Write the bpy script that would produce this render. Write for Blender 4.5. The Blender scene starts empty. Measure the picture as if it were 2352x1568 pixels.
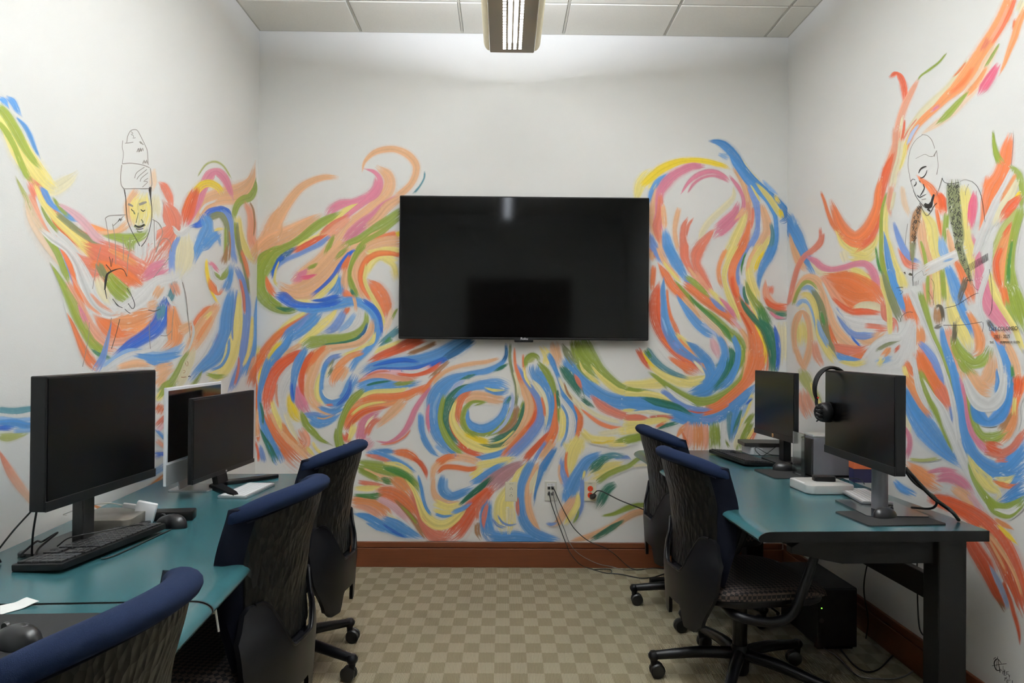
import bpy, bmesh, math, random
from mathutils import Vector, Matrix
random.seed(7)
SC = bpy.context.scene
COL = SC.collection
R = math.radians

# ------------------------------------------------------------------ camera pose (solved from the room's own lines)
F_PX = 1700.0
YAW, PITCH, ROLL = 0.0114, 0.0069, 0.0078
CAM_H = 1.3206
WALL_Y = 4.4532
WALL_L, WALL_R = -1.4815, 1.7105
CEIL = 3.2061
REAR_Y = -1.9
DESK_Z = 0.738
fw = Vector((math.sin(YAW)*math.cos(PITCH), math.cos(YAW)*math.cos(PITCH), math.sin(PITCH)))
rt0 = Vector((math.cos(YAW), -math.sin(YAW), 0)); up0 = rt0.cross(fw)
rt = rt0*math.cos(ROLL) + up0*math.sin(ROLL)
up = -rt0*math.sin(ROLL) + up0*math.cos(ROLL)
CAM = Vector((0, 0, CAM_H))
def ray(u, v): return rt*((u-1176)/F_PX) - up*((v-784)/F_PX) + fw
def atx(u, v, x): d = ray(u, v); return CAM + d*(x/d.x)
def aty(u, v, y): d = ray(u, v); return CAM + d*(y/d.y)
def atz(u, v, z): d = ray(u, v); return CAM + d*((z-CAM_H)/d.z)

def camera():
    cd = bpy.data.cameras.new('camera'); cd.sensor_width = 36; cd.lens = F_PX*36/2352
    cd.clip_start = 0.02
    co = bpy.data.objects.new('camera', cd); COL.objects.link(co)
    m = Matrix(((rt.x, up.x, -fw.x, 0), (rt.y, up.y, -fw.y, 0), (rt.z, up.z, -fw.z, CAM_H), (0, 0, 0, 1)))
    co.matrix_world = m
    SC.camera = co

# ------------------------------------------------------------------ materials
def lin(c):
    c /= 255.0
    return c/12.92 if c <= 0.04045 else ((c+0.055)/1.055)**2.4
def rgb(r, g, b): return (lin(r), lin(g), lin(b), 1)
MATS = {}
def mat(name, c, rough=0.6, metal=0.0, var=0.06, scale=40, bump=0.0, bscale=300, spec=0.5, emit=0, trans=0, alpha=1, coat=0, sheen=0):
    if name in MATS: return MATS[name]
    m = bpy.data.materials.new(name); m.use_nodes = True
    nt = m.node_tree; b = nt.nodes['Principled BSDF']
    col = rgb(*c)
    tc = nt.nodes.new('ShaderNodeTexCoord')
    n = nt.nodes.new('ShaderNodeTexNoise'); n.inputs['Scale'].default_value = scale; n.inputs['Detail'].default_value = 4
    nt.links.new(tc.outputs['Object'], n.inputs['Vector'])
    mx = nt.nodes.new('ShaderNodeMix'); mx.data_type = 'RGBA'
    mx.inputs[6].default_value = tuple(x*(1-var) for x in col[:3])+(1,)
    mx.inputs[7].default_value = tuple(min(1, x*(1+var)) for x in col[:3])+(1,)
    nt.links.new(n.outputs['Fac'], mx.inputs[0])
    nt.links.new(mx.outputs[2], b.inputs['Base Color'])
    b.inputs['Roughness'].default_value = rough; b.inputs['Metallic'].default_value = metal
    b.inputs['Specular IOR Level'].default_value = spec
    if coat: b.inputs['Coat Weight'].default_value = coat
    if sheen: b.inputs['Sheen Weight'].default_value = sheen
    if trans: b.inputs['Transmission Weight'].default_value = trans
    if emit:
        b.inputs['Emission Color'].default_value = col; b.inputs['Emission Strength'].default_value = emit
    if bump:
        n2 = nt.nodes.new('ShaderNodeTexNoise'); n2.inputs['Scale'].default_value = bscale; n2.inputs['Detail'].default_value = 3
        nt.links.new(tc.outputs['Object'], n2.inputs['Vector'])
        bp = nt.nodes.new('ShaderNodeBump'); bp.inputs['Strength'].default_value = bump; bp.inputs['Distance'].default_value = 0.002
        nt.links.new(n2.outputs['Fac'], bp.inputs['Height']); nt.links.new(bp.outputs['Normal'], b.inputs['Normal'])
    MATS[name] = m
    return m
def nodes_of(m): return m.node_tree, m.node_tree.nodes['Principled BSDF']

# ------------------------------------------------------------------ mesh helpers (each returns / fills a bmesh)
def box(bm, c, s, bev=0.0, rot=None, seg=2):
    mat_ = Matrix.Translation(Vector(c)) @ (rot.to_4x4() if rot is not None else Matrix()) @ Matrix.Diagonal((s[0], s[1], s[2], 1))
    r = bmesh.ops.create_cube(bm, size=1.0, matrix=mat_)
    if bev > 0:
        es = list({e for v in r['verts'] for e in v.link_edges})
        bmesh.ops.bevel(bm, geom=es, offset=bev, segments=seg, affect='EDGES', profile=0.5)
    return bm
def BX(c, s, bev=0.0, rot=None, seg=2): return box(bmesh.new(), c, s, bev, rot, seg)
def catmull(P, n):
    P = [Vector(p) for p in P]
    if len(P) == 2: return [P[0].lerp(P[1], i/n) for i in range(n+1)]
    out = []
    Q = [2*P[0]-P[1]] + P + [2*P[-1]-P[-2]]
    for i in range(1, len(Q)-2):
        for k in range(n):
            t = k/n; a, b, c, d = Q[i-1], Q[i], Q[i+1], Q[i+2]
            out.append(0.5*((2*b)+(c-a)*t+(2*a-5*b+4*c-d)*t*t+(3*b-a-3*c+d)*t**3))
    out.append(P[-1].copy()); return out
def tube(bm, P, r, seg=8, n=6, caps=True, flat=None):
    """P control points (Vectors / tuples), r radius or list per control point; flat = (rx, rz) scale of the section"""
    rs = r if isinstance(r, (list, tuple)) else [r]*len(P)
    pts = catmull([tuple(p) for p in P], n) if n > 0 else [Vector(p) for p in P]
    m = len(pts)
    def rad(i):
        t = i/(m-1)*(len(rs)-1); k = min(int(t), len(rs)-2) if len(rs) > 1 else 0
        return rs[k]+(rs[min(k+1, len(rs)-1)]-rs[k])*(t-k)
    T = [(pts[min(i+1, m-1)]-pts[max(i-1, 0)]).normalized() for i in range(m)]
    ref = Vector((0, 0, 1)) if abs(T[0].z) < 0.9 else Vector((1, 0, 0))
    nrm = (ref-T[0]*ref.dot(T[0])).normalized()
    rings = []
    for i in range(m):
        nrm = (nrm-T[i]*nrm.dot(T[i])).normalized(); bi = T[i].cross(nrm)
        a, b = (flat if flat else (1, 1))
        rings.append([bm.verts.new(pts[i]+(nrm*math.cos(2*math.pi*k/seg)*b+bi*math.sin(2*math.pi*k/seg)*a)*rad(i)) for k in range(seg)])
    for i in range(m-1):
        for k in range(seg):
            bm.faces.new((rings[i][k], rings[i][(k+1) % seg], rings[i+1][(k+1) % seg], rings[i+1][k]))
    if caps:
        bm.faces.new(rings[0][::-1]); bm.faces.new(rings[-1])
    return bm
def TB(P, r, seg=8, n=6, flat=None): return tube(bmesh.new(), P, r, seg, n, True, flat)
def lathe(bm, prof, c=(0, 0, 0), seg=20, sx=1, sy=1, axis='z', rot=None):
    rings = []
    for (r, z) in prof:
        ring = []
        for k in range(seg):
            a = 2*math.pi*k/seg
            v = Vector((r*math.cos(a)*sx, r*math.sin(a)*sy, z))
            if axis == 'x': v = Vector((v.z, v.x, v.y))
            if axis == 'y': v = Vector((v.x, v.z, v.y))
            if rot is not None: v = rot @ v
            ring.append(bm.verts.new(v+Vector(c)))
        rings.append(ring)
    for i in range(len(rings)-1):
        for k in range(seg):
            bm.faces.new((rings[i][k], rings[i][(k+1) % seg], rings[i+1][(k+1) % seg], rings[i+1][k]))
    if prof[0][0] > 1e-6: bm.faces.new(rings[0][::-1])
    if prof[-1][0] > 1e-6: bm.faces.new(rings[-1])
    return bm
def LA(prof, c=(0, 0, 0), seg=20, **k): return lathe(bmesh.new(), prof, c, seg, **k)
def prism(bm, poly, z0, z1, bev=0.0, M=None):
    a = [bm.verts.new(Vector((p[0], p[1], z0))) for p in poly]
    b = [bm.verts.new(Vector((p[0], p[1], z1))) for p in poly]
    n = len(poly)
    fs = [bm.faces.new(a[::-1]), bm.faces.new(b)]
    for i in range(n): fs.append(bm.faces.new((a[i], a[(i+1) % n], b[(i+1) % n], b[i])))
    if bev > 0:
        es = list({e for f in fs[:2] for e in f.edges})
        bmesh.ops.bevel(bm, geom=es, offset=bev, segments=2, affect='EDGES', profile=0.5)
    if M is not None: bmesh.ops.transform(bm, matrix=M, verts=list(bm.verts))
    return bm
def PR(poly, z0, z1, bev=0.0, M=None): return prism(bmesh.new(), poly, z0, z1, bev, M)
def rrect(w, h, r, c=(0, 0), n=5):
    out = []
    for (sx, sy, a0) in ((1, 1, 0), (-1, 1, 90), (-1, -1, 180), (1, -1, 270)):
        for k in range(n+1):
            a = R(a0+90*k/n)
            out.append((c[0]+sx*(w/2-r)+r*math.cos(a), c[1]+sy*(h/2-r)+r*math.sin(a)))
    return out
def grid(bm, fn, nu, nv, thick=None):
    """fn(u,v)->Vector, u,v in 0..1; thick = fn(u,v)->Vector of the back face (closed shell)"""
    A = [[bm.verts.new(fn(i/nu, j/nv)) for j in range(nv+1)] for i in range(nu+1)]
    for i in range(nu):
        for j in range(nv): bm.faces.new((A[i][j], A[i+1][j], A[i+1][j+1], A[i][j+1]))
    if thick:
        B = [[bm.verts.new(thick(i/nu, j/nv)) for j in range(nv+1)] for i in range(nu+1)]
        for i in range(nu):
            for j in range(nv): bm.faces.new((B[i][j], B[i][j+1], B[i+1][j+1], B[i+1][j]))
        for i in range(nu):
            bm.faces.new((A[i][0], B[i][0], B[i+1][0], A[i+1][0])); bm.faces.new((A[i][nv], A[i+1][nv], B[i+1][nv], B[i][nv]))
        for j in range(nv):
            bm.faces.new((A[0][j], A[0][j+1], B[0][j+1], B[0][j])); bm.faces.new((A[nu][j], B[nu][j], B[nu][j+1], A[nu][j+1]))
    return bm
def GR(fn, nu, nv, thick=None): return grid(bmesh.new(), fn, nu, nv, thick)

def obj(name, bm, m, parent=None, smooth=None, uv=None):
    bmesh.ops.recalc_face_normals(bm, faces=list(bm.faces))
    me = bpy.data.meshes.new(name); bm.to_mesh(me); bm.free()
    me.materials.append(m)
    if smooth is not None:
        for p in me.polygons: p.use_smooth = True
        try: me.set_sharp_from_angle(angle=R(smooth))
        except Exception: pass
    o = bpy.data.objects.new(name, me); COL.objects.link(o)
    if parent is not None: o.parent = parent
    return o
def tag(o, label=None, cat=None, group=None, kind=None):
    if label: o['label'] = label
    if cat: o['category'] = cat
    if group: o['group'] = group
    if kind: o['kind'] = kind
    return o
def thing(name, label, cat, loc=(0, 0, 0), rotz=0.0, group=None):
    o = bpy.data.objects.new(name, None); COL.objects.link(o); o.empty_display_size = 0.05
    o.location = loc; o.rotation_euler = (0, 0, rotz)
    return tag(o, label, cat, group)
def dup(root, loc, rotz, label, group=None):
    r = root.copy(); COL.objects.link(r); r.location = loc; r.rotation_euler = (0, 0, rotz)
    r['label'] = label
    if group: r['group'] = group
    def rec(a, b):
        for ch in list(a.children):
            c = ch.copy(); COL.objects.link(c); c.parent = b; rec(ch, c)
    rec(root, r)
    return r
def text_mesh(name, s, size, m, parent, M, extrude=0.0004, align='CENTER'):
    cu = bpy.data.curves.new(name, 'FONT'); cu.body = s; cu.size = size; cu.align_x = align; cu.align_y = 'CENTER'; cu.extrude = extrude
    t = bpy.data.objects.new(name+'_tmp', cu); COL.objects.link(t)
    bpy.context.view_layer.update()
    me = bpy.data.meshes.new_from_object(t.evaluated_get(bpy.context.evaluated_depsgraph_get()))
    bpy.data.objects.remove(t); bpy.data.curves.remove(cu)
    me.materials.clear(); me.materials.append(m); me.transform(M)
    o = bpy.data.objects.new(name, me); COL.objects.link(o)
    if parent is not None: o.parent = parent
    return o
# ------------------------------------------------------------------ materials of the room
M_WALL = mat('wall_paint', (229, 228, 225), 0.62, var=0.015, scale=3, bump=0.25, bscale=260, spec=0.3)
M_TILE = mat('ceiling_tile', (236, 233, 223), 0.95, var=0.05, scale=120, bump=0.6, bscale=420, spec=0.1)
M_GRID = mat('ceiling_grid_white', (205, 202, 190), 0.55, var=0.02)
M_GAP = mat('ceiling_gap_dark', (70, 64, 50), 0.9)
def wood(name, c1, c2, rough):
    m = mat(name, c1, rough, var=0.2); nt, b = nodes_of(m)
    tc = nt.nodes.new('ShaderNodeTexCoord'); mp = nt.nodes.new('ShaderNodeMapping'); mp.inputs['Scale'].default_value = (1.2, 1.2, 30)
    n = nt.nodes.new('ShaderNodeTexNoise'); n.inputs['Scale'].default_value = 3; n.inputs['Detail'].default_value = 6
    mx = nt.nodes.new('ShaderNodeMix'); mx.data_type = 'RGBA'; mx.inputs[6].default_value = rgb(*c1); mx.inputs[7].default_value = rgb(*c2)
    nt.links.new(tc.outputs['Object'], mp.inputs['Vector']); nt.links.new(mp.outputs['Vector'], n.inputs['Vector'])
    nt.links.new(n.outputs['Fac'], mx.inputs[0]); nt.links.new(mx.outputs[2], b.inputs['Base Color'])
    return m
M_BASE = wood('stained_wood', (116, 62, 30), (86, 42, 18), 0.5)
M_DOOR = wood('dark_door_wood', (60, 32, 20), (42, 22, 12), 0.5)
def carpet():
    m = mat('woven_carpet', (125, 115, 92), 0.95, spec=0.1); nt, b = nodes_of(m)
    N = nt.nodes.new; L = nt.links.new
    tc = N('ShaderNodeTexCoord'); mp = N('ShaderNodeMapping')
    mp.inputs['Scale'].default_value = (1/0.0677, 1/0.1016, 1); mp.inputs['Location'].default_value = (0.3, 0.35, 0.5)
    L(tc.outputs['Object'], mp.inputs['Vector'])
    nz = N('ShaderNodeTexNoise'); nz.inputs['Scale'].default_value = 260; nz.inputs['Detail'].default_value = 2
    L(tc.outputs['Object'], nz.inputs['Vector'])
    va = N('ShaderNodeVectorMath'); va.operation = 'SCALE'; va.inputs['Scale'].default_value = 0.22
    L(nz.outputs['Color'], va.inputs[0])
    ad = N('ShaderNodeVectorMath'); ad.operation = 'ADD'; L(mp.outputs['Vector'], ad.inputs[0]); L(va.outputs[0], ad.inputs[1])
    mz = N('ShaderNodeVectorMath'); mz.operation = 'MULTIPLY'; mz.inputs[1].default_value = (1, 1, 0); L(ad.outputs[0], mz.inputs[0])
    az = N('ShaderNodeVectorMath'); az.operation = 'ADD'; az.inputs[1].default_value = (0, 0, 0.5); L(mz.outputs[0], az.inputs[0])
    ck = N('ShaderNodeTexChecker'); ck.inputs['Scale'].default_value = 1
    ck.inputs['Color1'].default_value = rgb(160, 150, 127); ck.inputs['Color2'].default_value = rgb(141, 130, 106)
    L(az.outputs[0], ck.inputs['Vector'])
    wv = N('ShaderNodeTexWave'); wv.bands_direction = 'X'; wv.inputs['Scale'].default_value = 55; wv.inputs['Distortion'].default_value = 0.6
    wv.inputs['Detail'].default_value = 1
    L(tc.outputs['Object'], wv.inputs['Vector'])
    mr = N('ShaderNodeMapRange'); mr.inputs['To Min'].default_value = 0.66; mr.inputs['To Max'].default_value = 1.12
    L(wv.outputs['Fac'], mr.inputs['Value'])
    big = N('ShaderNodeTexNoise'); big.inputs['Scale'].default_value = 2.2; big.inputs['Detail'].default_value = 3
    L(tc.outputs['Object'], big.inputs['Vector'])
    mb = N('ShaderNodeMapRange'); mb.inputs['To Min'].default_value = 0.88; mb.inputs['To Max'].default_value = 1.12; L(big.outputs['Fac'], mb.inputs['Value'])
    mu = N('ShaderNodeMath'); mu.operation = 'MULTIPLY'; L(mr.outputs[0], mu.inputs[0]); L(mb.outputs[0], mu.inputs[1])
    sc = N('ShaderNodeVectorMath'); sc.operation = 'SCALE'; L(ck.outputs['Color'], sc.inputs[0]); L(mu.outputs[0], sc.inputs['Scale'])
    L(sc.outputs[0], b.inputs['Base Color'])
    bp = N('ShaderNodeBump'); bp.inputs['Strength'].default_value = 0.6; bp.inputs['Distance'].default_value = 0.003
    L(wv.outputs['Fac'], bp.inputs['Height']); L(bp.outputs['Normal'], b.inputs['Normal'])
    return m
M_CARPET = carpet()

def struct(name, bm, m, parent=None, label=None):
    o = obj(name, bm, m, parent)
    if parent is None: o['kind'] = 'structure'
    if label: o['label'] = label
    return o
TW = 0.1
LX, RX = WALL_L, WALL_R
cx, w = (LX+RX)/2, RX-LX
cy, d = (WALL_Y+REAR_Y)/2, WALL_Y-REAR_Y
floor = struct('floor', BX((cx, cy, -0.05), (w+2*TW, d+2*TW, 0.1)), M_CARPET, label='olive and beige woven check carpet')
wall_back = struct('wall_back', BX((cx, WALL_Y+TW/2, CEIL/2), (w+2*TW, TW, CEIL)), M_WALL, label='white back wall painted with swirling colours behind the television')
wall_left = struct('wall_left', BX((LX-TW/2, cy, CEIL/2), (TW, d, CEIL)), M_WALL, label='white left wall with a painted portrait in a tall hat')
wall_right = struct('wall_right', BX((RX+TW/2, cy, CEIL/2), (TW, d, CEIL)), M_WALL, label='white right wall with a painted portrait of a bald man in a waistcoat')
wall_rear = struct('wall_rear', BX((cx, REAR_Y-TW/2, CEIL/2), (w+2*TW, TW, CEIL)), M_WALL)
# ceiling: slab, tiles hung a little below it, white tee bars between them
ceiling = struct('ceiling', BX((cx, cy, CEIL+0.06), (w+2*TW, d+2*TW, 0.1)), M_GAP, label='white suspended tile ceiling')
T = 0.6096; X0 = -0.8721; Y0 = 4.045
xs = [LX]+[X0+T*i for i in range(6) if LX+0.02 < X0+T*i < RX-0.02]+[RX]
ys = [WALL_Y]+[Y0-T*i for i in range(12) if Y0-T*i > REAR_Y+0.05]+[REAR_Y]
bm = bmesh.new()
for i in range(len(xs)-1):
    for j in range(len(ys)-1):
        x0, x1, y1, y0 = xs[i], xs[i+1], ys[j], ys[j+1]
        g = 0.0085
        box(bm, ((x0+x1)/2, (y0+y1)/2, CEIL+0.003), (x1-x0-2*g, y1-y0-2*g, 0.012), 0.0025, seg=1)
obj('tile', bm, M_TILE, ceiling)
bm = bmesh.new()
for x in xs[1:-1]: box(bm, (x, cy, CEIL+0.0065), (0.012, d, 0.009))
for y in ys[1:-1]: box(bm, (cx, y, CEIL+0.0062), (w, 0.015, 0.009))
box(bm, (LX+0.008, cy, CEIL+0.0045), (0.016, d, 0.010)); box(bm, (RX-0.008, cy, CEIL+0.0045), (0.016, d, 0.010)); box(bm, (cx, WALL_Y-0.008, CEIL+0.0047), (w, 0.016, 0.010))
obj('tee_bar', bm, M_GRID, ceiling)
# baseboards: board with a thinner cap strip above a fine groove
def baseboard(name, c, sx, sy, nx, ny):
    t = BX((c[0], c[1], 0.056), (sx, sy, 0.112), 0.002, seg=1)
    box(t, (c[0]-nx*0.003, c[1]-ny*0.003, 0.1315), (sx-abs(nx)*0.006, sy-abs(ny)*0.006, 0.035), 0.003, seg=1)
    return struct(name, t, M_BASE)
baseboard('baseboard_back', (cx, WALL_Y-0.011), w-0.05, 0.02, 0, -1)
baseboard('baseboard_left', (LX+0.011, cy), 0.02, d-0.002, 1, 0)
baseboard('baseboard_right', (RX-0.011, cy), 0.02, d-0.002, -1, 0)
# the doorway behind the camera, seen only as a dark shape in the television
dr = struct('door_1', BX((0.22, REAR_Y+0.02, 1.15), (1.5, 0.03, 2.3), 0.004), M_DOOR)
obj('door_handle', TB([(0.22, REAR_Y+0.036, 1.02), (0.22, REAR_Y+0.07, 1.02), (0.34, REAR_Y+0.07, 1.02)], 0.01, n=2), mat('brushed_steel', (170, 170, 165), 0.35, 1.0), dr)

# ------------------------------------------------------------------ ceiling lamp
M_LAMPBODY = mat('lamp_taupe_metal', (150, 137, 115), 0.45, var=0.05, scale=300)
M_TUBE = mat('lamp_tube_glow', (234, 243, 255), emit=16)
M_SLOT = mat('lamp_slot_glow', (250, 252, 255), emit=5)
M_SLOT.cycles.emission_sampling = 'NONE'
M_UP = mat('lamp_uplight_glow', (236, 243, 255), emit=185)
M_WING = mat('lamp_cream_diffuser', (232, 222, 190), 0.5, emit=0.10)
M_WING.cycles.emission_sampling = 'NONE'
LY1, LY0 = 3.75, 0.12
lamp_c = aty((1112+1240)/2, 121, LY1); LZ = lamp_c.z; LXC = lamp_c.x
lamp = thing('pendant_lamp', 'long taupe pendant lamp with four rows of glowing slots under the ceiling', 'ceiling lamp', (LXC, (LY0+LY1)/2, LZ))
ll = LY1-LY0
# body: a shallow tray, bottom flat with rounded end
prof = [(-0.109, 0.0), (0.109, 0.0), (0.112, 0.006), (0.112, 0.05), (0.09, 0.075), (-0.09, 0.075), (-0.112, 0.05), (-0.112, 0.006)]
bm = bmesh.new()
M1 = Matrix(((1, 0, 0, 0), (0, 0, -1, ll/2), (0, 1, 0, 0), (0, 0, 0, 1)))
prism(bm, prof, 0, ll, 0.0, M1)
obj('lamp_body', bm, M_LAMPBODY, lamp)
for s in (-1, 1):   # curved cream wings along both sides
    def f(u, v, s=s):
        a = v*R(75); return Vector((s*(0.1135+0.031*math.sin(a)), (u-0.5)*(ll-0.02), 0.006+0.055*(1-math.cos(a))))
    def g(u, v, s=s):
        a = v*R(75); return Vector((s*(0.1135+0.028*math.sin(a)), (u-0.5)*(ll-0.02), 0.010+0.055*(1-math.cos(a))))
    obj('side_wing', GR(f, 4, 8, g), M_WING, lamp, smooth=40)
for k, x in enumerate((-0.0385, -0.0125, 0.0135, 0.0395)):
    bm = bmesh.new(); inner = k in (1, 2)
    n = int(ll/0.0287)
    for i in range(n-1):
        y = ll/2-0.055-i*0.0287
        if inner and i > 2: continue
        box(bm, (x, y, -0.0004), (0.0145, 0.0185, 0.0016))
    obj('light_slot', bm, M_SLOT, lamp)
    if inner:
        y1 = ll/2-0.055-2.5*0.0287
        for (ya, yb, mm) in ((y1, y1-0.42, M_SLOT), (y1-0.428, -ll/2+0.05, M_TUBE)):
            obj('light_tube', BX((x, (ya+yb)/2, -0.0004), (0.018, abs(ya-yb), 0.0016)), mm, lamp)
obj('uplight_strip', BX((0, -0.17, 0.0765), (0.12, ll-0.48, 0.002)), M_UP, lamp)
for (x, y, sx, sy) in ((-0.092, 0, 0.004, ll-0.02), (0.092, 0, 0.004, ll-0.02), (0, ll/2-0.012, 0.18, 0.004), (0, -ll/2+0.012, 0.18, 0.004)):  # unseen lips added to trim how the uplight spreads over ceiling and walls
    obj('uplight_cutoff_lip', BX((x, y, 0.083), (sx, sy, 0.018)), M_LAMPBODY, lamp)
for y in (-1.2, 0.0, 1.2):
    obj('suspension_cable', TB([(0, y, 0.07), (0, y, CEIL-LZ-0.002)], 0.0015, n=2, seg=6), mat('cable_steel', (150, 150, 150), 0.4, 1.0), lamp)

# ------------------------------------------------------------------ television on the back wall
M_GLOSS = mat('tv_glass', (6, 6, 6), 0.07, var=0.02, spec=0.3)
M_BLK = mat('black_plastic', (13, 13, 14), 0.45, var=0.08, spec=0.25)
M_BLKM = mat('black_matte', (12, 12, 13), 0.7, var=0.1, spec=0.25)
TY = WALL_Y-0.07
a, b, c2 = aty(918, 449, TY), aty(1492, 452, TY), aty(916, 778, TY)
tw, th = 1.484, 0.85
tc_ = Vector(((a.x+b.x)/2, 0, (a.z+c2.z)/2+0.002))
tv = thing('television', 'large black flat television mounted on the painted back wall', 'television', (tc_.x, TY, tc_.z))
obj('housing', BX((0, 0.022, 0), (tw, 0.036, th), 0.006), M_BLK, tv)
obj('screen', BX((0, 0.0035, 0.004), (tw-0.014, 0.004, th-0.022), 0.001, seg=1), M_GLOSS, tv)
obj('bottom_bezel', BX((0, 0.002, -th/2+0.006), (tw-0.01, 0.008, 0.010), 0.002), M_BLK, tv)
obj('sensor_pod', BX((0.0, 0.006, -th/2-0.005), (0.112, 0.018, 0.02), 0.004), M_BLK, tv)
obj('wall_bracket', BX((0, 0.054, 0), (0.5, 0.03, 0.42), 0.004), M_BLKM, tv)
M_LOGO = mat('logo_white', (225, 225, 230), 0.5)
text_mesh('logo', 'Roku', 0.021, M_LOGO, tv, Matrix.Translation((0.003, -0.0035, -th/2+0.0055)) @ Matrix.Rotation(R(90), 4, 'X'), 0.0006)
# ------------------------------------------------------------------ desks
def laminate():
    m = mat('teal_laminate', (46, 88, 94), 0.25, var=0.10, scale=9, spec=0.75); nt, b = nodes_of(m)
    n = nt.nodes.new('ShaderNodeTexNoise'); n.inputs['Scale'].default_value = 900; n.inputs['Detail'].default_value = 2
    tc = nt.nodes.new('ShaderNodeTexCoord'); nt.links.new(tc.outputs['Object'], n.inputs['Vector'])
    bp = nt.nodes.new('ShaderNodeBump'); bp.inputs['Strength'].default_value = 0.12; bp.inputs['Distance'].default_value = 0.001
    nt.links.new(n.outputs['Fac'], bp.inputs['Height']); nt.links.new(bp.outputs['Normal'], b.inputs['Normal'])
    return m
M_TEAL = laminate()
M_EDGE = mat('black_edge_band', (14, 13, 13), 0.5, spec=0.2)
M_STEEL = mat('charcoal_steel', (22, 21, 20), 0.5, var=0.08, scale=200, spec=0.2)
def desk(label, origin, rot, W, L, front, near_frame=True):
    """local x from the chair side (0) to the wall (W); local y from the near end (0) to L; front = +1"""
    t = thing('desk', label, 'desk', (origin[0], origin[1], 0), rot)
    z1, z0 = DESK_Z, DESK_Z-0.034
    sg = front
    # top with a rolled (waterfall) front edge
    prof = []
    n = 8; r = 0.045
    prof.append((W, z1)); 
    for k in range(n+1):
        a_ = R(90*k/n); prof.append((r-r*math.sin(a_), z1-0.024+0.024*math.cos(a_)))
    prof += [(0.004, z0+0.002), (0.03, z0), (W, z0)]
    M1 = Matrix(((sg, 0, 0, 0), (0, 0, -1, L), (0, 1, 0, 0), (0, 0, 0, 1)))
    obj('worktop', PR(prof, 0.004, L-0.004, 0.0, M1), M_TEAL, t, smooth=30)
    for y in (0.002, L-0.002):
        pe = [(x, z) for (x, z) in prof]
        M2 = Matrix(((sg, 0, 0, 0), (0, 0, -1, y+0.002), (0, 1, 0, 0), (0, 0, 0, 1)))
        obj('edge_band', PR(pe, 0, 0.004, 0.0, M2), M_EDGE, t, smooth=30)
    for y in ((0.075, L-0.075)):
        # cantilever end frame: rear post, top rail with gusset, foot on the floor
        bm = BX((sg*(W-0.10), y, 0.36), (0.095, 0.085, 0.70), 0.004)
        obj('leg', bm, M_STEEL, t)
        pg = [(W-0.055, z0-0.012), (0.16, z0-0.012), (0.13, z0-0.03), (0.13, z0-0.05), (0.30, z0-0.085), (W-0.055, z0-0.085)]
        M2 = Matrix(((sg, 0, 0, 0), (0, 0, -1, y+0.02), (0, 1, 0, 0), (0, 0, 0, 1)))
        obj('top_rail', PR(pg, 0, 0.04, 0.002, M2), M_STEEL, t)
        obj('foot', BX((sg*(W*0.5), y, 0.02), (W-0.16, 0.05, 0.036), 0.006), M_STEEL, t)
        obj('spacer', BX((sg*(W*0.55), y, z0-0.006), (0.3, 0.03, 0.012)), M_BLKM, t)
    obj('rear_beam', BX((sg*(W-0.10), L/2, 0.51), (0.03, L-0.25, 0.085), 0.003), M_STEEL, t)
    return t
deskR = desk('teal laminate desk along the right wall holding two monitors', (0.815, 2.345), R(2.2), 0.758, 1.85, 1)
deskL = desk('teal desk along the left wall holding three monitors', (-0.655, 1.694), R(3.5), 0.715, 1.685, -1)
deskN = desk('nearest teal desk at lower left carrying the large mouse pad', (-0.5478, -0.06), R(3.5), 0.75, 1.752, -1)

# ------------------------------------------------------------------ office chairs
def navy():
    m = mat('navy_fabric', (24, 35, 60), 0.9, var=0.25, scale=420, spec=0.12, bump=0.5, bscale=900)
    return m
def mesh_back():
    m = mat('woven_black_back', (10, 10, 11), 0.40, var=0.1, spec=0.3); nt, b = nodes_of(m)
    tc = nt.nodes.new('ShaderNodeTexCoord'); mp = nt.nodes.new('ShaderNodeMapping'); mp.inputs['Scale'].default_value = (62, 62, 24)
    v = nt.nodes.new('ShaderNodeTexVoronoi'); v.feature = 'F1'; v.inputs['Scale'].default_value = 1
    nt.links.new(tc.outputs['Object'], mp.inputs['Vector']); nt.links.new(mp.outputs['Vector'], v.inputs['Vector'])
    bp = nt.nodes.new('ShaderNodeBump'); bp.inputs['Strength'].default_value = 1.0; bp.inputs['Distance'].default_value = 0.006
    nt.links.new(v.outputs['Distance'], bp.inputs['Height']); nt.links.new(bp.outputs['Normal'], b.inputs['Normal'])
    return m
def seat_fab():
    m = mat('checked_seat_fabric', (30, 27, 28), 0.8, var=0.1); nt, b = nodes_of(m)
    tc = nt.nodes.new('ShaderNodeTexCoord'); mp = nt.nodes.new('ShaderNodeMapping'); mp.inputs['Rotation'].default_value = (0, 0, R(45)); mp.inputs['Location'].default_value = (0, 0, 0.003)
    ck = nt.nodes.new('ShaderNodeTexChecker'); ck.inputs['Scale'].default_value = 75
    ck.inputs['Color1'].default_value = rgb(84, 70, 64); ck.inputs['Color2'].default_value = rgb(22, 19, 20)
    nt.links.new(tc.outputs['Object'], mp.inputs['Vector']); nt.links.new(mp.outputs['Vector'], ck.inputs['Vector']); nt.links.new(ck.outputs['Color'], b.inputs['Base Color'])
    return m
M_NAVY, M_MESH, M_SEAT = navy(), mesh_back(), seat_fab()
M_NAVY_SHADE = mat('shaded_navy_fabric', (12, 15, 27), 0.9, var=0.2, scale=420, spec=0.15, bump=0.4, bscale=900)  # same navy cloth, its colour darkened to the shade on the cushion sides
M_CHP = mat('chair_plastic', (13, 13, 17), 0.34, spec=0.28, var=0.1, bump=0.15, bscale=700)
M_RUB = mat('caster_black', (14, 14, 15), 0.4)
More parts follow.
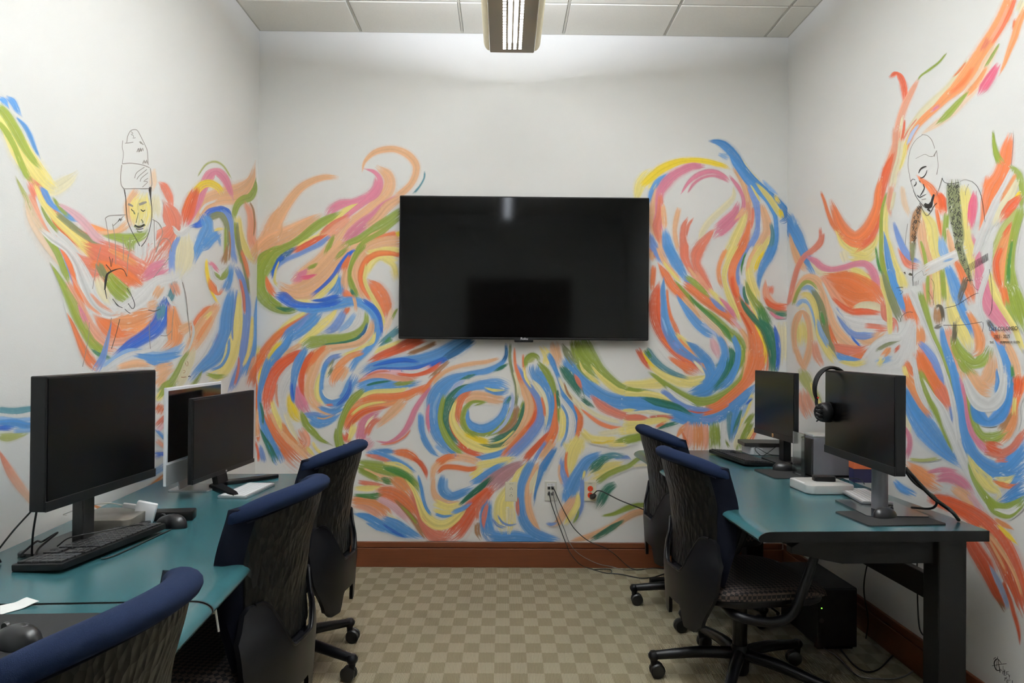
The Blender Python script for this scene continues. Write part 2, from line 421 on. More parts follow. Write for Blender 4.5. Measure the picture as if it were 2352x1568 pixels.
def smooth(t): t = max(0, min(1, t)); return t*t*(3-2*t)
BZ0, BZ1 = 0.45, 0.885
def yb(z):
    P = [(0.25, -0.225), (0.36, -0.232), (0.46, -0.238), (0.58, -0.232), (0.72, -0.25), (0.885, -0.29), (0.95, -0.31)]
    for (a_, b_), (c_, d_) in zip(P, P[1:]):
        if z <= c_: return b_+(d_-b_)*smooth((z-a_)/(c_-a_))*0.5+(d_-b_)*((z-a_)/(c_-a_))*0.5
    return P[-1][1]
def hw(z):
    P = [(0.25, 0.15), (0.36, 0.185), (0.48, 0.218), (0.6, 0.234), (0.74, 0.24), (0.85, 0.236), (0.95, 0.23)]
    for (a_, b_), (c_, d_) in zip(P, P[1:]):
        if z <= c_: return b_+(d_-b_)*((z-a_)/(c_-a_))
    return P[-1][1]
def arc(z): return 0.064+0.046*smooth((z-0.4)/0.45)
def bp_(x, z, off): return Vector((x, yb(z)+off+arc(z)*abs(x/0.24)**2.2, z))
def CR(u): return 0.024*(1-(2*u-1)**2)
def make_chair(label, loc, rz):
    t = thing('office_chair', label, 'office chair', loc, rz, 'navy topped office chairs')
    # --- base
    hub = LA([(0.0, 0.035), (0.03, 0.035), (0.036, 0.05), (0.038, 0.13), (0.03, 0.15), (0.0, 0.15)], seg=20)
    obj('base_hub', hub, M_CHP, t, smooth=35)
    obj('gas_column', LA([(0.0, 0.12), (0.028, 0.12), (0.028, 0.30), (0.022, 0.30), (0.022, 0.37), (0.0, 0.37)], seg=18), M_CHP, t, smooth=35)
    for k in range(5):
        a_ = R(90+72*k+20); dx, dy = math.cos(a_), math.sin(a_)
        lg = TB([(0.02*dx, 0.02*dy, 0.115), (0.15*dx, 0.15*dy, 0.112), (0.29*dx, 0.29*dy, 0.094), (0.335*dx, 0.335*dy, 0.088)], [0.024, 0.023, 0.019, 0.017], seg=10, n=5)
        lathe(lg, [(0.0, 0.0), (0.016, 0.002), (0.023, 0.014), (0.023, 0.024), (0.014, 0.036), (0.0, 0.038)], (0.335*dx, 0.335*dy, 0.068), 14)
        lathe(lg, [(0.012, 0.0), (0.015, 0.03), (0.012, 0.035)], (0.335*dx, 0.335*dy, 0.045), 10)
        leg = obj('leg', lg, M_CHP, t, smooth=40)
        # twin wheel caster, trailing sideways
        ca = a_+R(60+40*((k*3) % 5)); wx, wy = math.cos(ca), math.sin(ca)
        cxx, cyy = 0.335*dx-0.014*wy, 0.335*dy+0.014*wx
        rot = Matrix.Rotation(ca, 3, 'Z')
        cb = bmesh.new()
        for s in (-1, 1):
            lathe(cb, [(0.0, -0.009), (0.022, -0.009), (0.029, -0.005), (0.0295, 0.004), (0.024, 0.009), (0.008, 0.0095), (0.0, 0.0085)], Vector((cxx, cyy, 0.0297))+rot @ Vector((s*0.0135, 0, 0)), 18, axis='x', rot=rot)
        lathe(cb, [(0.0, -0.006), (0.024, -0.006), (0.024, 0.006), (0.0, 0.006)], (cxx, cyy, 0.034), 14, axis='x', rot=rot)
        obj('caster', cb, M_RUB, leg, smooth=40)
    # --- seat
    obj('seat_mechanism', BX((0, -0.02, 0.355), (0.16, 0.30, 0.05), 0.015), M_CHP, t, smooth=40)
    bm = PR(rrect(0.47, 0.45, 0.09, (0, 0.02), 6), 0.375, 0.402, 0.008)
    obj('seat_pan', bm, M_CHP, t, smooth=40)
    def st(u, v):
        a_ = (u-0.5)*2; b_ = (v-0.5)*2
        k = (1-abs(a_)**4)**0.25 if abs(a_) < 1 else 0
        x = a_*0.245*(1-0.10*abs(b_)**4); y = 0.02+b_*0.235*(1-0.08*abs(a_)**4)
        z = 0.452-0.012*(1-(a_*a_))*(1-b_*b_)-0.028*max(0, b_)**4-0.022*abs(a_)**6-0.012*max(0, -b_)**6
        return Vector((x, y, z))
    obj('seat', GR(st, 18, 18, lambda u, v: Vector((st(u, v).x*0.99, (st(u, v).y-0.02)*0.99+0.02, 0.403))), M_SEAT, t, smooth=50)
    # --- back: navy cushion shell, woven rear panel, headroll
    def fr(u, v):
        z = BZ0+(BZ1-BZ0+CR(u))*v; x = (u-0.5)*2*hw(z); return bp_(x, z, 0.022+0.012*(1-(2*u-1)**2))
    def re(u, v):
        z = BZ0+(BZ1-BZ0+CR(u))*v; x = (u-0.5)*2*hw(z); return bp_(x, z, -0.016+0.012*abs(2*u-1)**4)
    obj('backrest_cushion', GR(fr, 20, 18, re), M_NAVY_SHADE, t, smooth=50)
    def rp(u, v):
        z = BZ0+0.03+(BZ1-BZ0-0.055+CR(u))*v; x = (u-0.5)*2*(hw(z)-0.036); return bp_(x, z, -0.021+0.004*abs(2*u-1)**6)
    def rq(u, v):
        z = BZ0+0.03+(BZ1-BZ0-0.055+CR(u))*v; x = (u-0.5)*2*(hw(z)-0.036); return bp_(x, z, -0.012)
    obj('backrest_mesh', GR(rp, 20, 20, rq), M_MESH, t, smooth=60)
    # headroll: flattened sweep along the curved top, drooping at both ends
    n = 26; sec = 14; rings = []
    bm = bmesh.new()
    for i in range(n+1):
        s = -1+2*i/n; e = max(0.0, 1-abs(s)**7)
        x = s*0.236; z = 0.889-0.022*abs(s)**3.5+0.020*(1-s*s)
        k = 0.55+0.45*e**0.5
        p = bp_(x, z, -0.004)
        ring = []
        for j in range(sec):
            th_ = 2*math.pi*j/sec
            oy, oz = 0.036*math.cos(th_)*k, 0.023*math.sin(th_)*k
            if oz < 0: oz *= (1.2+1.9*max(0.0, math.cos(th_)))
            ring.append(bm.verts.new(p+Vector((0, oy-0.22*oz, oz))))
        rings.append(ring)
    for i in range(n):
        for j in range(sec): bm.faces.new((rings[i][j], rings[i][(j+1) % sec], rings[i+1][(j+1) % sec], rings[i+1][j]))
    bm.faces.new(rings[0][::-1]); bm.faces.new(rings[-1])
    hr = obj('headroll', bm, M_NAVY, t, smooth=70)
    hr['label'] = 'navy blue padded roll along the top of the back'
    obj('seam_piping', tube(bmesh.new(), [tuple(bp_(s*0.224, 0.862+0.024*(1-s*s)-0.012*abs(s)**3, -0.0215)) for s in (-1, -0.7, -0.35, 0, 0.35, 0.7, 1)], 0.003, 6, 4), M_NAVY_SHADE, t, smooth=60)
    # --- lumbar shell with scooped top and arched foot
    def ztop(u): return 0.470+0.150*smooth((abs(u)-0.24)/0.42)-0.085*smooth((abs(u)-0.76)/0.24)**2
    def zbot(u): return 0.262+0.075*smooth((0.45-abs(u))/0.2)+0.03*smooth((abs(u)-0.8)/0.2)
    def wl(z): return 0.17+0.075*smooth((z-0.26)/0.2)
    def ls(u, v, off=0.0):
        a_ = (u-0.5)*2; z = zbot(a_)+(ztop(a_)-zbot(a_))*v; x = a_*wl(z)
        return bp_(x, z, -0.040+off+0.014*smooth((z-0.52)/0.1))
    obj('lumbar_shell', GR(lambda u, v: ls(u, v, -0.006), 32, 12, lambda u, v: ls(u, v, 0.008)), M_CHP, t, smooth=45)
    rim = [tuple(ls(k/24, 1.0, -0.003)) for k in range(3, 22)]
    obj('shell_rim', TB(rim, 0.0055, 6, 2), M_CHP, t, smooth=60)
    obj('back_support', TB([(0, -0.10, 0.35), (0, -0.19, 0.345), (0, -0.245, 0.39), (0, -0.258, 0.47)], [0.024, 0.024, 0.022, 0.02], 10, 5, flat=(2.2, 0.7)), M_CHP, t, smooth=50)
    # --- arms: loops from under the seat up to short pads
    for s in (-1, 1):
        ar = obj('armrest', TB([(s*0.12, -0.13, 0.352), (s*0.22, -0.12, 0.345), (s*0.265, -0.02, 0.335), (s*0.275, 0.06, 0.36), (s*0.278, 0.10, 0.44), (s*0.280, 0.15, 0.58), (s*0.280, 0.155, 0.625)], [0.017, 0.018, 0.018, 0.018, 0.018, 0.016, 0.016], 10, 6), M_CHP, t, smooth=50)
        obj('arm_pad', PR(rrect(0.07, 0.20, 0.03, (s*0.28, 0.12), 5), 0.622, 0.648, 0.008), M_BLKM, ar, smooth=50)
    lv = TB([(0.05, 0.02, 0.36), (0.16, 0.03, 0.355), (0.235, 0.03, 0.352)], [0.005, 0.005, 0.008], 6, 3)
    obj('height_lever', lv, M_CHP, t, smooth=50)
    return t
ch = make_chair('navy topped black office chair at left, furthest, beside the back wall baseboard', (-0.895, 3.06, 0), R(83))
dup(ch, (-0.855, 2.21, 0), R(83), 'navy topped black office chair at left, middle one of the three')
dup(ch, (-0.845, 1.225, 0), R(83), 'nearest office chair, its blue headroll rising at lower left')
dup(ch, (0.945, 2.93, 0), R(-81), 'nearer black office chair at the right desk, its whole base in view')
dup(ch, (1.01, 3.74, 0), R(-85), 'further office chair at right, mostly hidden behind the nearer one')
# ------------------------------------------------------------------ things on the desks
M_SCR = mat('monitor_screen', (5, 5, 6), 0.24, var=0.03, spec=0.16)
M_SILV = mat('silver_aluminium', (178, 180, 182), 0.42, 0.65, var=0.04)
M_WHITE = mat('white_plastic', (232, 233, 235), 0.4, var=0.02)
M_WBEZ = mat('white_bezel', (228, 230, 233), 0.35, var=0.02)
M_GREY = mat('grey_metal', (104, 105, 110), 0.45, 0.35, var=0.05)
M_DGREY = mat('dark_grey_metal', (44, 43, 43), 0.45, 0.3, var=0.06)
M_KEY = mat('black_keycap', (20, 20, 22), 0.5, var=0.1)
M_CABLE = mat('black_cable', (15, 15, 15), 0.5)
M_GCAB = mat('grey_cable', (110, 108, 106), 0.5)
M_WCAB = mat('white_cable', (222, 220, 214), 0.5)
M_PAD = mat('mouse_pad_black', (19, 19, 20), 0.85, var=0.15, scale=500, bump=0.3, bscale=1500)
M_MOUSE = mat('mouse_black', (16, 16, 19), 0.33, var=0.08)
DZ = DESK_Z
def face_matrix(p, ax):  # local +y looks along ax (a world direction in plan)
    return math.atan2(ax[1], ax[0])-math.pi/2
# flat monitors: local x along the screen width, local -y = screen normal, z=0 at the bottom edge of the panel
def panel(t, w, h, zb, th, m_house, m_scr, bez=(0.008, 0.02), chin_mat=None, m_bez=None):
    obj('housing', BX((0, th/2, zb+h/2), (w, th, h), 0.003), m_house, t)
    bm = BX((0, -0.0005, zb+bez[1]+(h-bez[0]-bez[1])/2), (w-2*bez[0], 0.003, h-bez[0]-bez[1]), 0.0006, seg=1)
    obj('screen', bm, m_scr, t)
    bz = BX((0, -0.001, zb+bez[1]/2), (w, 0.005, bez[1]), 0.001, seg=1)
    obj('lower_bezel', bz, chin_mat or m_house, t)
# nearest left monitor (thick), facing the room (+X)
def at_line(xa, ya, xb, yb_): return Vector(((xa+xb)/2, (ya+yb_)/2, 0)), math.atan2(yb_-ya, xb-xa)
def monitor(name, label, near, far, zb, h, th, **k):
    """near / far = plan positions of the two front lower corners (left end first as seen from the screen side)"""
    c, ang = at_line(near[0], near[1], far[0], far[1])
    w = math.hypot(far[0]-near[0], far[1]-near[1])
    t = thing(name, label, 'monitor', (c.x, c.y, DZ), ang)
    return t, w
# left bank: screen faces +X, so its local x runs +Y and local -y = +X
t, w_ = monitor('monitor', 'big thick black monitor nearest on the left desk', (-1.158, 1.89), (-1.129, 2.42), 0, 0, 0)
hA = 0.345
panel(t, w_, hA, 0.153, 0.042, M_BLK, M_SCR, (0.006, 0.026))
obj('stand', BX((0.0, 0.068, 0.17), (0.055, 0.034, 0.33), 0.004), M_DGREY, t)
obj('stand_base', PR(rrect(0.27, 0.20, 0.02, (0.0, 0.075)), 0.0, 0.010, 0.003), M_DGREY, t)
t, w_ = monitor('computer', 'silver all-in-one computer with white bezel behind the black monitor on left desk', (-1.242, 2.75), (-1.242, 3.28), 0, 0, 0)
hB = 0.365
obj('housing', BX((0, 0.006, 0.055+hB/2), (w_, 0.012, hB), 0.003), M_WBEZ, t)
obj('screen', BX((0, -0.0005, 0.055+0.088+(hB-0.1)/2), (w_-0.024, 0.003, hB-0.1), 0.0006, seg=1), mat('computer_glass', (8, 8, 10), 0.1, var=0.02, spec=0.4), t)
obj('chin', BX((0, -0.0008, 0.055+0.04), (w_, 0.003, 0.078), 0.0006, seg=1), M_SILV, t)
st = GR(lambda u, v: Vector(((u-0.5)*(0.16), 0.03+0.06*smooth(v)+0.0, 0.004+0.17*(1-v)**1.0)), 4, 8, lambda u, v: Vector(((u-0.5)*0.16, 0.036+0.06*smooth(v), 0.004+0.17*(1-v))))
obj('stand', BX((0, 0.055, 0.10), (0.15, 0.006, 0.19), 0.002, rot=Matrix.Rotation(R(-14), 3, 'X')), M_SILV, t)
obj('stand_base', PR(rrect(0.15, 0.16, 0.008, (0, 0.0)), 0.0, 0.005, 0.0015), M_SILV, t)
bpy.data.meshes.remove(bpy.data.meshes.new('x')); st.free()
t, w_ = monitor('monitor', 'slim black monitor on a V shaped foot in front of silver computer', (-1.158, 2.776), (-1.117, 3.337), 0, 0, 0)
panel(t, w_, 0.322, 0.057, 0.018, M_BLK, mat('matte_screen', (9, 8, 8), 0.4, var=0.03, spec=0.16), (0.007, 0.016))
text_mesh('logo', 'LG', 0.010, M_LOGO, t, Matrix.Translation((0.0, -0.0040, 0.057+0.008)) @ Matrix.Rotation(R(90), 4, 'X'), 0.0002)
obj('stand', BX((0, 0.028, 0.055), (0.10, 0.022, 0.10), 0.006, rot=Matrix.Rotation(R(-12), 3, 'X')), M_BLK, t)
for s in (-1, 1):
    pts = [(s*0.01, 0.05), (s*0.05, 0.045), (s*0.205, -0.105), (s*0.225, -0.135), (s*0.205, -0.145), (s*0.17, -0.125), (s*0.02, 0.0)]
    obj('foot', PR(pts if s > 0 else pts[::-1], 0.0, 0.016, 0.004), M_BLK, t)
# right bank: screen faces -X, local x runs -Y
t, w_ = monitor('monitor', 'black monitor on right desk with headphones hung over its corner', (1.300, 2.975), (1.283, 2.405), 0, 0, 0)
hD = 0.33; monD = t
panel(t, w_, hD, 0.168, 0.034, M_BLK, M_SCR, (0.006, 0.030))
obj('stand', LA([(0.0, 0.008), (0.028, 0.008), (0.026, 0.32), (0.0, 0.32)], (0.02, 0.075, 0), 20), M_GREY, t, smooth=40)
obj('stand_base', PR(rrect(0.28, 0.215, 0.012, (0.0, 0.085)), 0.0, 0.007, 0.002), mat('smoked_base', (44, 50, 54), 0.15, var=0.05), t)
t, w_ = monitor('monitor', 'furthest monitor on right desk, with a small square badge under its screen', (1.368, 4.01), (1.402, 3.545), 0, 0, 0)
panel(t, w_, 0.338, 0.127, 0.022, M_BLK, M_SCR, (0.006, 0.026))
obj('logo', BX((0.0, -0.004, 0.127+0.013), (0.017, 0.001, 0.017), 0.0), mat('tan_badge', (196, 150, 96), 0.5), t)
text_mesh('logo_letters', 'hp', 0.011, M_BLK, t, Matrix.Translation((0.0, -0.0048, 0.127+0.0135)) @ Matrix.Rotation(R(90), 4, 'X'), 0.0002)
obj('stand', BX((-0.005, 0.065, 0.15), (0.06, 0.04, 0.29), 0.006), M_BLK, t)
obj('stand_base', PR(rrect(0.22, 0.20, 0.015, (0.0, 0.08)), 0.0, 0.012, 0.003), M_BLK, t)
# --- keyboards: local x along the length, keys as individual caps
def keyboard(label, c, ang, L, W, rows, cols, body_m, key_m, numpad, h=0.012, tilt=0.0, cat='keyboard'):
    t = thing('keyboard', label, cat, (c[0], c[1], DZ), ang)
    rot = Matrix.Rotation(R(tilt), 3, 'X')
    zc = h*0.5+abs(math.sin(R(tilt)))*W*0.5+0.001
    bm = PR(rrect(L, W, 0.006 if tilt == 0 else 0.01), -h/2, h/2, 0.0025)
    bmesh.ops.transform(bm, matrix=Matrix.Translation((0, 0, zc)) @ rot.to_4x4(), verts=list(bm.verts))
    obj('case', bm, body_m, t, smooth=40)
    kb = None
    blocks = [(-L/2+0.008, L/2-0.008, cols)] if not numpad else [(-L/2+0.012, L/2-0.155, 12), (L/2-0.145, L/2-0.098, 2), (L/2-0.088, L/2-0.012, 3)]
    dy = (W-0.016)/rows
    for (xa, xb, nc) in blocks:
        dx = (xb-xa)/nc
        for r_ in range(rows):
            i = 0
            while i < nc:
                span = 1
                if r_ == 0 and i == 3 and nc > 8: span = 5
                if numpad and r_ == 2 and nc == 2: break
                kw = dx*span
                x = xa+dx*i+kw/2; y = -W/2+0.008+dy*(r_+0.5)
                kb2 = BX((0, 0, 0), (kw-0.0028, dy-0.0028, 0.006 if tilt else 0.002), 0.0012 if tilt else 0.0005, seg=1)
                o = obj('key', kb2, key_m, t)
                p = rot @ Vector((x, y, h/2+(0.0025 if tilt else 0.0006))); o.location = p+Vector((0, 0, zc)); o.rotation_euler = (R(tilt), 0, 0)
                i += span
    return t
# slender white keyboards (length axis roughly along the desk)
def qkb(a, b, c, d): # a,b = one short side, c,d = other short side
    c0 = (a+b)/2; c1 = (c+d)/2; ax = c1-c0
    return (c0+c1)/2, math.atan2(ax.y, ax.x), ax.length
KR = [atz(1923, 1131, DZ), atz(1984, 1127, DZ), atz(2050, 1161, DZ), atz(1983, 1166, DZ)]
c_, a_, l_ = qkb(KR[0], KR[1], KR[2], KR[3])
kR = keyboard('slim white keyboard on the right desk in front of the monitor stand', (c_.x, c_.y), a_, 0.279, 0.115, 6, 13, M_SILV, M_WHITE, False, 0.008)
kR.location.z = DZ+0.0075
KL = [atz(502, 1143, DZ), atz(561, 1147, DZ), atz(630, 1116, DZ), atz(575, 1110, DZ)]
c_, a_, l_ = qkb(KL[0], KL[1], KL[2], KL[3])
keyboard('slim white keyboard on the left desk in front of the V footed monitor', (c_.x, c_.y), a_+math.pi, 0.279, 0.115, 6, 13, M_SILV, M_WHITE, False, 0.008)
kA = keyboard('black full size keyboard in front of the thick left monitor', (-1.145, 2.105), R(81)+math.pi, 0.44, 0.145, 6, 17, M_BLK, M_KEY, True, 0.016, 4.0)
keyboard('black full size keyboard at the far end of the right desk', (1.235, 3.85), R(-82)+math.pi, 0.44, 0.15, 6, 17, M_BLK, M_KEY, True, 0.016, 4.0)
# --- mouse pads and mice
def pad(label, c, ang, w, h, r=0.015, wrist=False):
    t = obj('mouse_pad', PR(rrect(w, h, r), 0.0, 0.004, 0.001), M_PAD)
    t.location = (c[0], c[1], DZ); t.rotation_euler = (0, 0, ang)
    return tag(t, label, 'mouse pad')
def mouse(label, c, ang, L=0.11, W=0.064, H=0.038, z=0.004, logo=None):
    t = thing('computer_mouse', label, 'mouse', (c[0], c[1], DZ+z), ang)
    def f(u, v):
        th_ = u*2*math.pi; ph = v*math.pi/2
        x = math.cos(th_)*math.cos(ph)**0.6; y = math.sin(th_)*math.cos(ph)**0.6
        return Vector((x*W/2*(1-0.14*max(0, y)-0.06*(1-abs(y))), y*L/2, H*math.sin(ph)*(1-0.30*max(0, y)) + 0.001))
    bm = GR(f, 28, 10); bmesh.ops.remove_doubles(bm, verts=list(bm.verts), dist=1e-6)
    be = [e for e in bm.edges if e.is_boundary]
    try: bmesh.ops.holes_fill(bm, edges=be)
    except Exception: pass
    obj('shell', bm, M_MOUSE, t, smooth=70)
    obj('scroll_wheel', LA([(0.0, -0.004), (0.009, -0.004), (0.010, 0), (0.009, 0.004), (0.0, 0.004)], (0, L*0.27, H*0.78), 14, axis='x'), M_RUB, t, smooth=40)
    if logo:
        text_mesh('logo', logo, 0.016, mat('logo_grey', (150, 150, 155), 0.5), t, Matrix.Translation((0, -L*0.15, H*1.0)), 0.0004)
    return t
pad('large black mouse pad at lower left edge of the nearest desk', (-0.995, 1.465), R(3), 0.30, 0.265)
mouse('black mouse with a small emblem on the large pad at lower left', (-0.925, 1.430), R(70), 0.112, 0.064, 0.040, 0.004, 'G')
mouse('black mouse beside the end of the black keyboard on left desk', (-1.055, 2.375), R(75), 0.112, 0.064, 0.040, 0.0)
pad('black mouse pad at the near end of the right desk', (1.334, 2.543), R(6), 0.278, 0.215)
mouse('black mouse on the pad at the near end of right desk', (1.325, 2.550), R(-70), 0.095, 0.058, 0.033)
pad('black mouse pad beside the far keyboard on the right desk', (1.325, 3.43), R(4), 0.23, 0.24)
mouse('black mouse on the far pad of the right desk', (1.345, 3.515), R(-100), 0.115, 0.064, 0.038)
# --- small computers and boxes
def mini(name, label, cat, c, ang, w, dpt, h, m, r=0.028, z=0.0):
    o = obj(name, PR(rrect(w, dpt, r, n=6), 0.002, h, 0.003), m); o.location = (c[0], c[1], DZ+z); o.rotation_euler = (0, 0, ang)
    return tag(o, label, cat)
t = thing('mini_computer', 'rounded silver mini computer on right desk under a small black hub', 'computer', (1.315, 3.045, DZ), R(3))
obj('case', PR(rrect(0.197, 0.197, 0.03, n=6), 0.003, 0.036, 0.003), mat('pale_silver', (196, 196, 194), 0.4, 0.3), t, smooth=40)
obj('foot', LA([(0, 0), (0.07, 0), (0.07, 0.003), (0, 0.003)], seg=24), M_BLKM, t)
obj('front_label', BX((-0.088, 0.015, 0.0367), (0.012, 0.10, 0.0008)), M_WHITE, t)
t = thing('usb_hub', 'small black hub lying on the silver mini computer', 'hub', (1.335, 3.065, DZ+0.0362), R(-8))
obj('case', PR(rrect(0.085, 0.05, 0.008), 0.0, 0.02, 0.003), M_BLK, t, smooth=40)
obj('cable', TB([(0.04, 0.0, 0.010), (0.09, 0.01, 0.012), (0.16, 0.05, 0.0), (0.20, 0.12, -0.030)], 0.002, 6, 6), M_CABLE, t)
t = thing('drive_tower', 'grey drive tower with black front standing behind the silver mini computer', 'drive', (1.475, 3.37, DZ), R(1))
obj('case', BX((0.02, 0, 0.098), (0.20, 0.105, 0.17), 0.004), M_GREY, t)
obj('top_handle', BX((0.02, 0, 0.189), (0.20, 0.105, 0.014), 0.005), M_SILV, t)
obj('front_panel', BX((-0.083, 0, 0.095), (0.010, 0.105, 0.165), 0.002), M_DGREY, t)
obj('power_button', LA([(0, 0), (0.006, 0), (0.006, 0.004), (0, 0.004)], (-0.092, 0.035, 0.165), 14, axis='x'), M_SILV, t)
obj('foot', BX((0.02, 0, 0.007), (0.19, 0.09, 0.014), 0.002), M_BLKM, t)
t = thing('clear_stand', 'clear plastic sleeve standing against the front of the grey drive tower', 'plastic sleeve', (1.355, 3.375, DZ), R(1))
M_CLEAR = mat('clear_acrylic', (225, 230, 230), 0.08, trans=0.96, spec=0.5)
obj('sheet', BX((0, 0, 0.1), (0.004, 0.13, 0.2), 0.001), M_CLEAR, t)
obj('base_strip', BX((0.008, 0, 0.004), (0.018, 0.13, 0.006), 0.001), M_CLEAR, t)
# dock stack at the far end
mini('docking_station', 'white mini computer under a dark slab at the far right desk end', 'computer', (1.455, 4.105, ), R(2), 0.21, 0.16, 0.045, mat('dull_white', (188, 190, 192), 0.45, 0.1), 0.02)
mini('laptop_computer', 'dark closed slab lying on the white box at the far desk end', 'laptop', (1.45, 4.10), R(-4), 0.25, 0.17, 0.022, M_DGREY, 0.012, 0.0455)
# orange and blue carton
t = thing('carton', 'small orange and blue carton behind the monitor on right desk', 'box', (1.582, 3.25, DZ), R(-6))
obj('box_body', BX((0, 0, 0.045), (0.085, 0.06, 0.09), 0.001), mat('navy_card', (30, 28, 66), 0.6), t)
obj('box_band', BX((0, 0, 0.075), (0.087, 0.062, 0.032), 0.001), mat('orange_card', (196, 96, 52), 0.6), t)
# left desk: mini computer, bricks, adapter
t = thing('mini_computer', 'grey mini computer behind the black keyboard on left desk', 'computer', (-1.235, 2.37, DZ), R(6))
obj('case', PR(rrect(0.17, 0.19, 0.025, n=6), 0.003, 0.042, 0.003), mat('pewter', (112, 108, 100), 0.4, 0.4), t, smooth=40)
obj('foot', LA([(0, 0), (0.06, 0), (0.06, 0.003), (0, 0.003)], seg=24), M_BLKM, t)
t = thing('power_brick', 'black power brick lying beyond the mouse on left desk', 'power brick', (-1.09, 2.475, DZ), R(10))
obj('case', BX((0, 0, 0.016), (0.13, 0.06, 0.032), 0.005), M_BLK, t, smooth=40)
obj('lead', TB([(-0.065, 0, 0.012), (-0.10, 0.0, 0.006), (-0.17, 0.03, 0.004), (-0.25, 0.06, 0.004)], 0.003, 6, 5), M_CABLE, t)
t = thing('video_adapter', 'white adapter with a white lead standing by the black power brick', 'adapter', (-1.158, 2.42, DZ), R(12))
obj('case', BX((0, 0, 0.038), (0.062, 0.022, 0.062), 0.004, rot=Matrix.Rotation(R(14), 3, 'Y')), M_WHITE, t, smooth=40)
obj('plug', BX((-0.048, 0, 0.058), (0.04, 0.012, 0.016), 0.003, rot=Matrix.Rotation(R(10), 3, 'Y')), M_WHITE, t)
obj('lead', TB([(-0.065, 0, 0.061), (-0.12, 0.02, 0.066), (-0.19, 0.06, 0.05), (-0.27, 0.10, 0.02), (-0.285, 0.16, 0.003)], 0.0022, 6, 6), M_WCAB, t)
t = obj('usb_adapter', BX((0, 0, 0.008), (0.09, 0.03, 0.016), 0.003), M_BLK); t.location = (-1.165, 2.365, DZ); t.rotation_euler = (0, 0, R(20))
tag(t, 'flat black adapter lying in front of the white adapter', 'adapter')
# paper strip by the seam
pp = [atz(0, 1392, DZ), atz(62, 1379, DZ), atz(90, 1388, DZ), atz(0, 1413, DZ)]
cc = sum(pp, Vector())/4
def ps(u, v): q = pp[0].lerp(pp[1], u); r_ = pp[3].lerp(pp[2], u); z = q.lerp(r_, v)-cc; z.z = 0.002+0.006*smooth((u-0.5)*2); return z
t = obj('paper_strip', GR(ps, 12, 4, lambda u, v: ps(u, v)-Vector((0, 0, 0.0008))), mat('paper', (235, 235, 232), 0.8)); t.location = cc
tag(t, 'curled white strip of paper at the left picture edge on the desk', 'paper')
# --- headphones over the corner of the right monitor
hc = Vector((1.298, 2.93, DZ+0.168+hD-0.006))
t = thing('headphones', 'black headphones hung over the far corner of the right monitor', 'headphones', (hc.x, hc.y, hc.z), R(8))
Rh = 0.085
band = [(Rh*math.cos(R(a))*0.86+0.012, 0.006, Rh*math.sin(R(a))-0.068) for a in range(208, -30, -14)]
obj('headband', TB(band, [0.008, 0.0105, 0.012, 0.0125, 0.012, 0.0105, 0.008], 10, 3, flat=(1.5, 0.55)), M_BLKM, t, smooth=50)
for s, e in ((-1, band[0]), (1, band[-1])):
    p = Vector(e)
    y = obj('yoke', TB([tuple(p), (p.x+s*0.002, p.y-0.004, p.z-0.02), (p.x-s*0.004, p.y-0.010, p.z-0.045)], [0.007, 0.006, 0.005], 8, 4), M_BLK, t, smooth=50)
    if s < 0: obj('red_mark', LA([(0, 0), (0.004, 0), (0.004, 0.002), (0, 0.002)], (p.x-0.001, p.y-0.013, p.z+0.006), 10, axis='y'), mat('red_dot', (205, 50, 45), 0.4), y)
    q = Vector((p.x+(0.022 if s < 0 else -0.014), p.y-0.016, p.z-0.052))
    rot = Matrix.Rotation(R(24 if s < 0 else -20), 3, 'Z')
    cup = LA([(0.0, -0.022), (0.026, -0.022), (0.036, -0.014), (0.039, 0.0), (0.039, 0.008), (0.036, 0.016), (0.030, 0.022), (0.0, 0.022)], tuple(q), 22, axis='x', rot=rot)
    obj('ear_cup', cup, M_BLK, t, smooth=40)
    obj('ear_cushion', LA([(0.020, 0.0), (0.028, -0.010), (0.038, -0.008), (0.041, 0.002), (0.036, 0.010), (0.022, 0.010)], tuple(q+rot @ Vector((0.026 if s < 0 else -0.026, 0, 0))), 22, axis='x', rot=rot), M_BLKM, t, smooth=50)
obj('coiled_lead', TB([tuple(Vector((math.cos(k*1.9)*0.012-0.062, -0.030+math.sin(k*1.9)*0.008, -0.125-0.0045*k))) for k in range(16)], 0.003, 6, 3), M_DGREY, t, smooth=50)

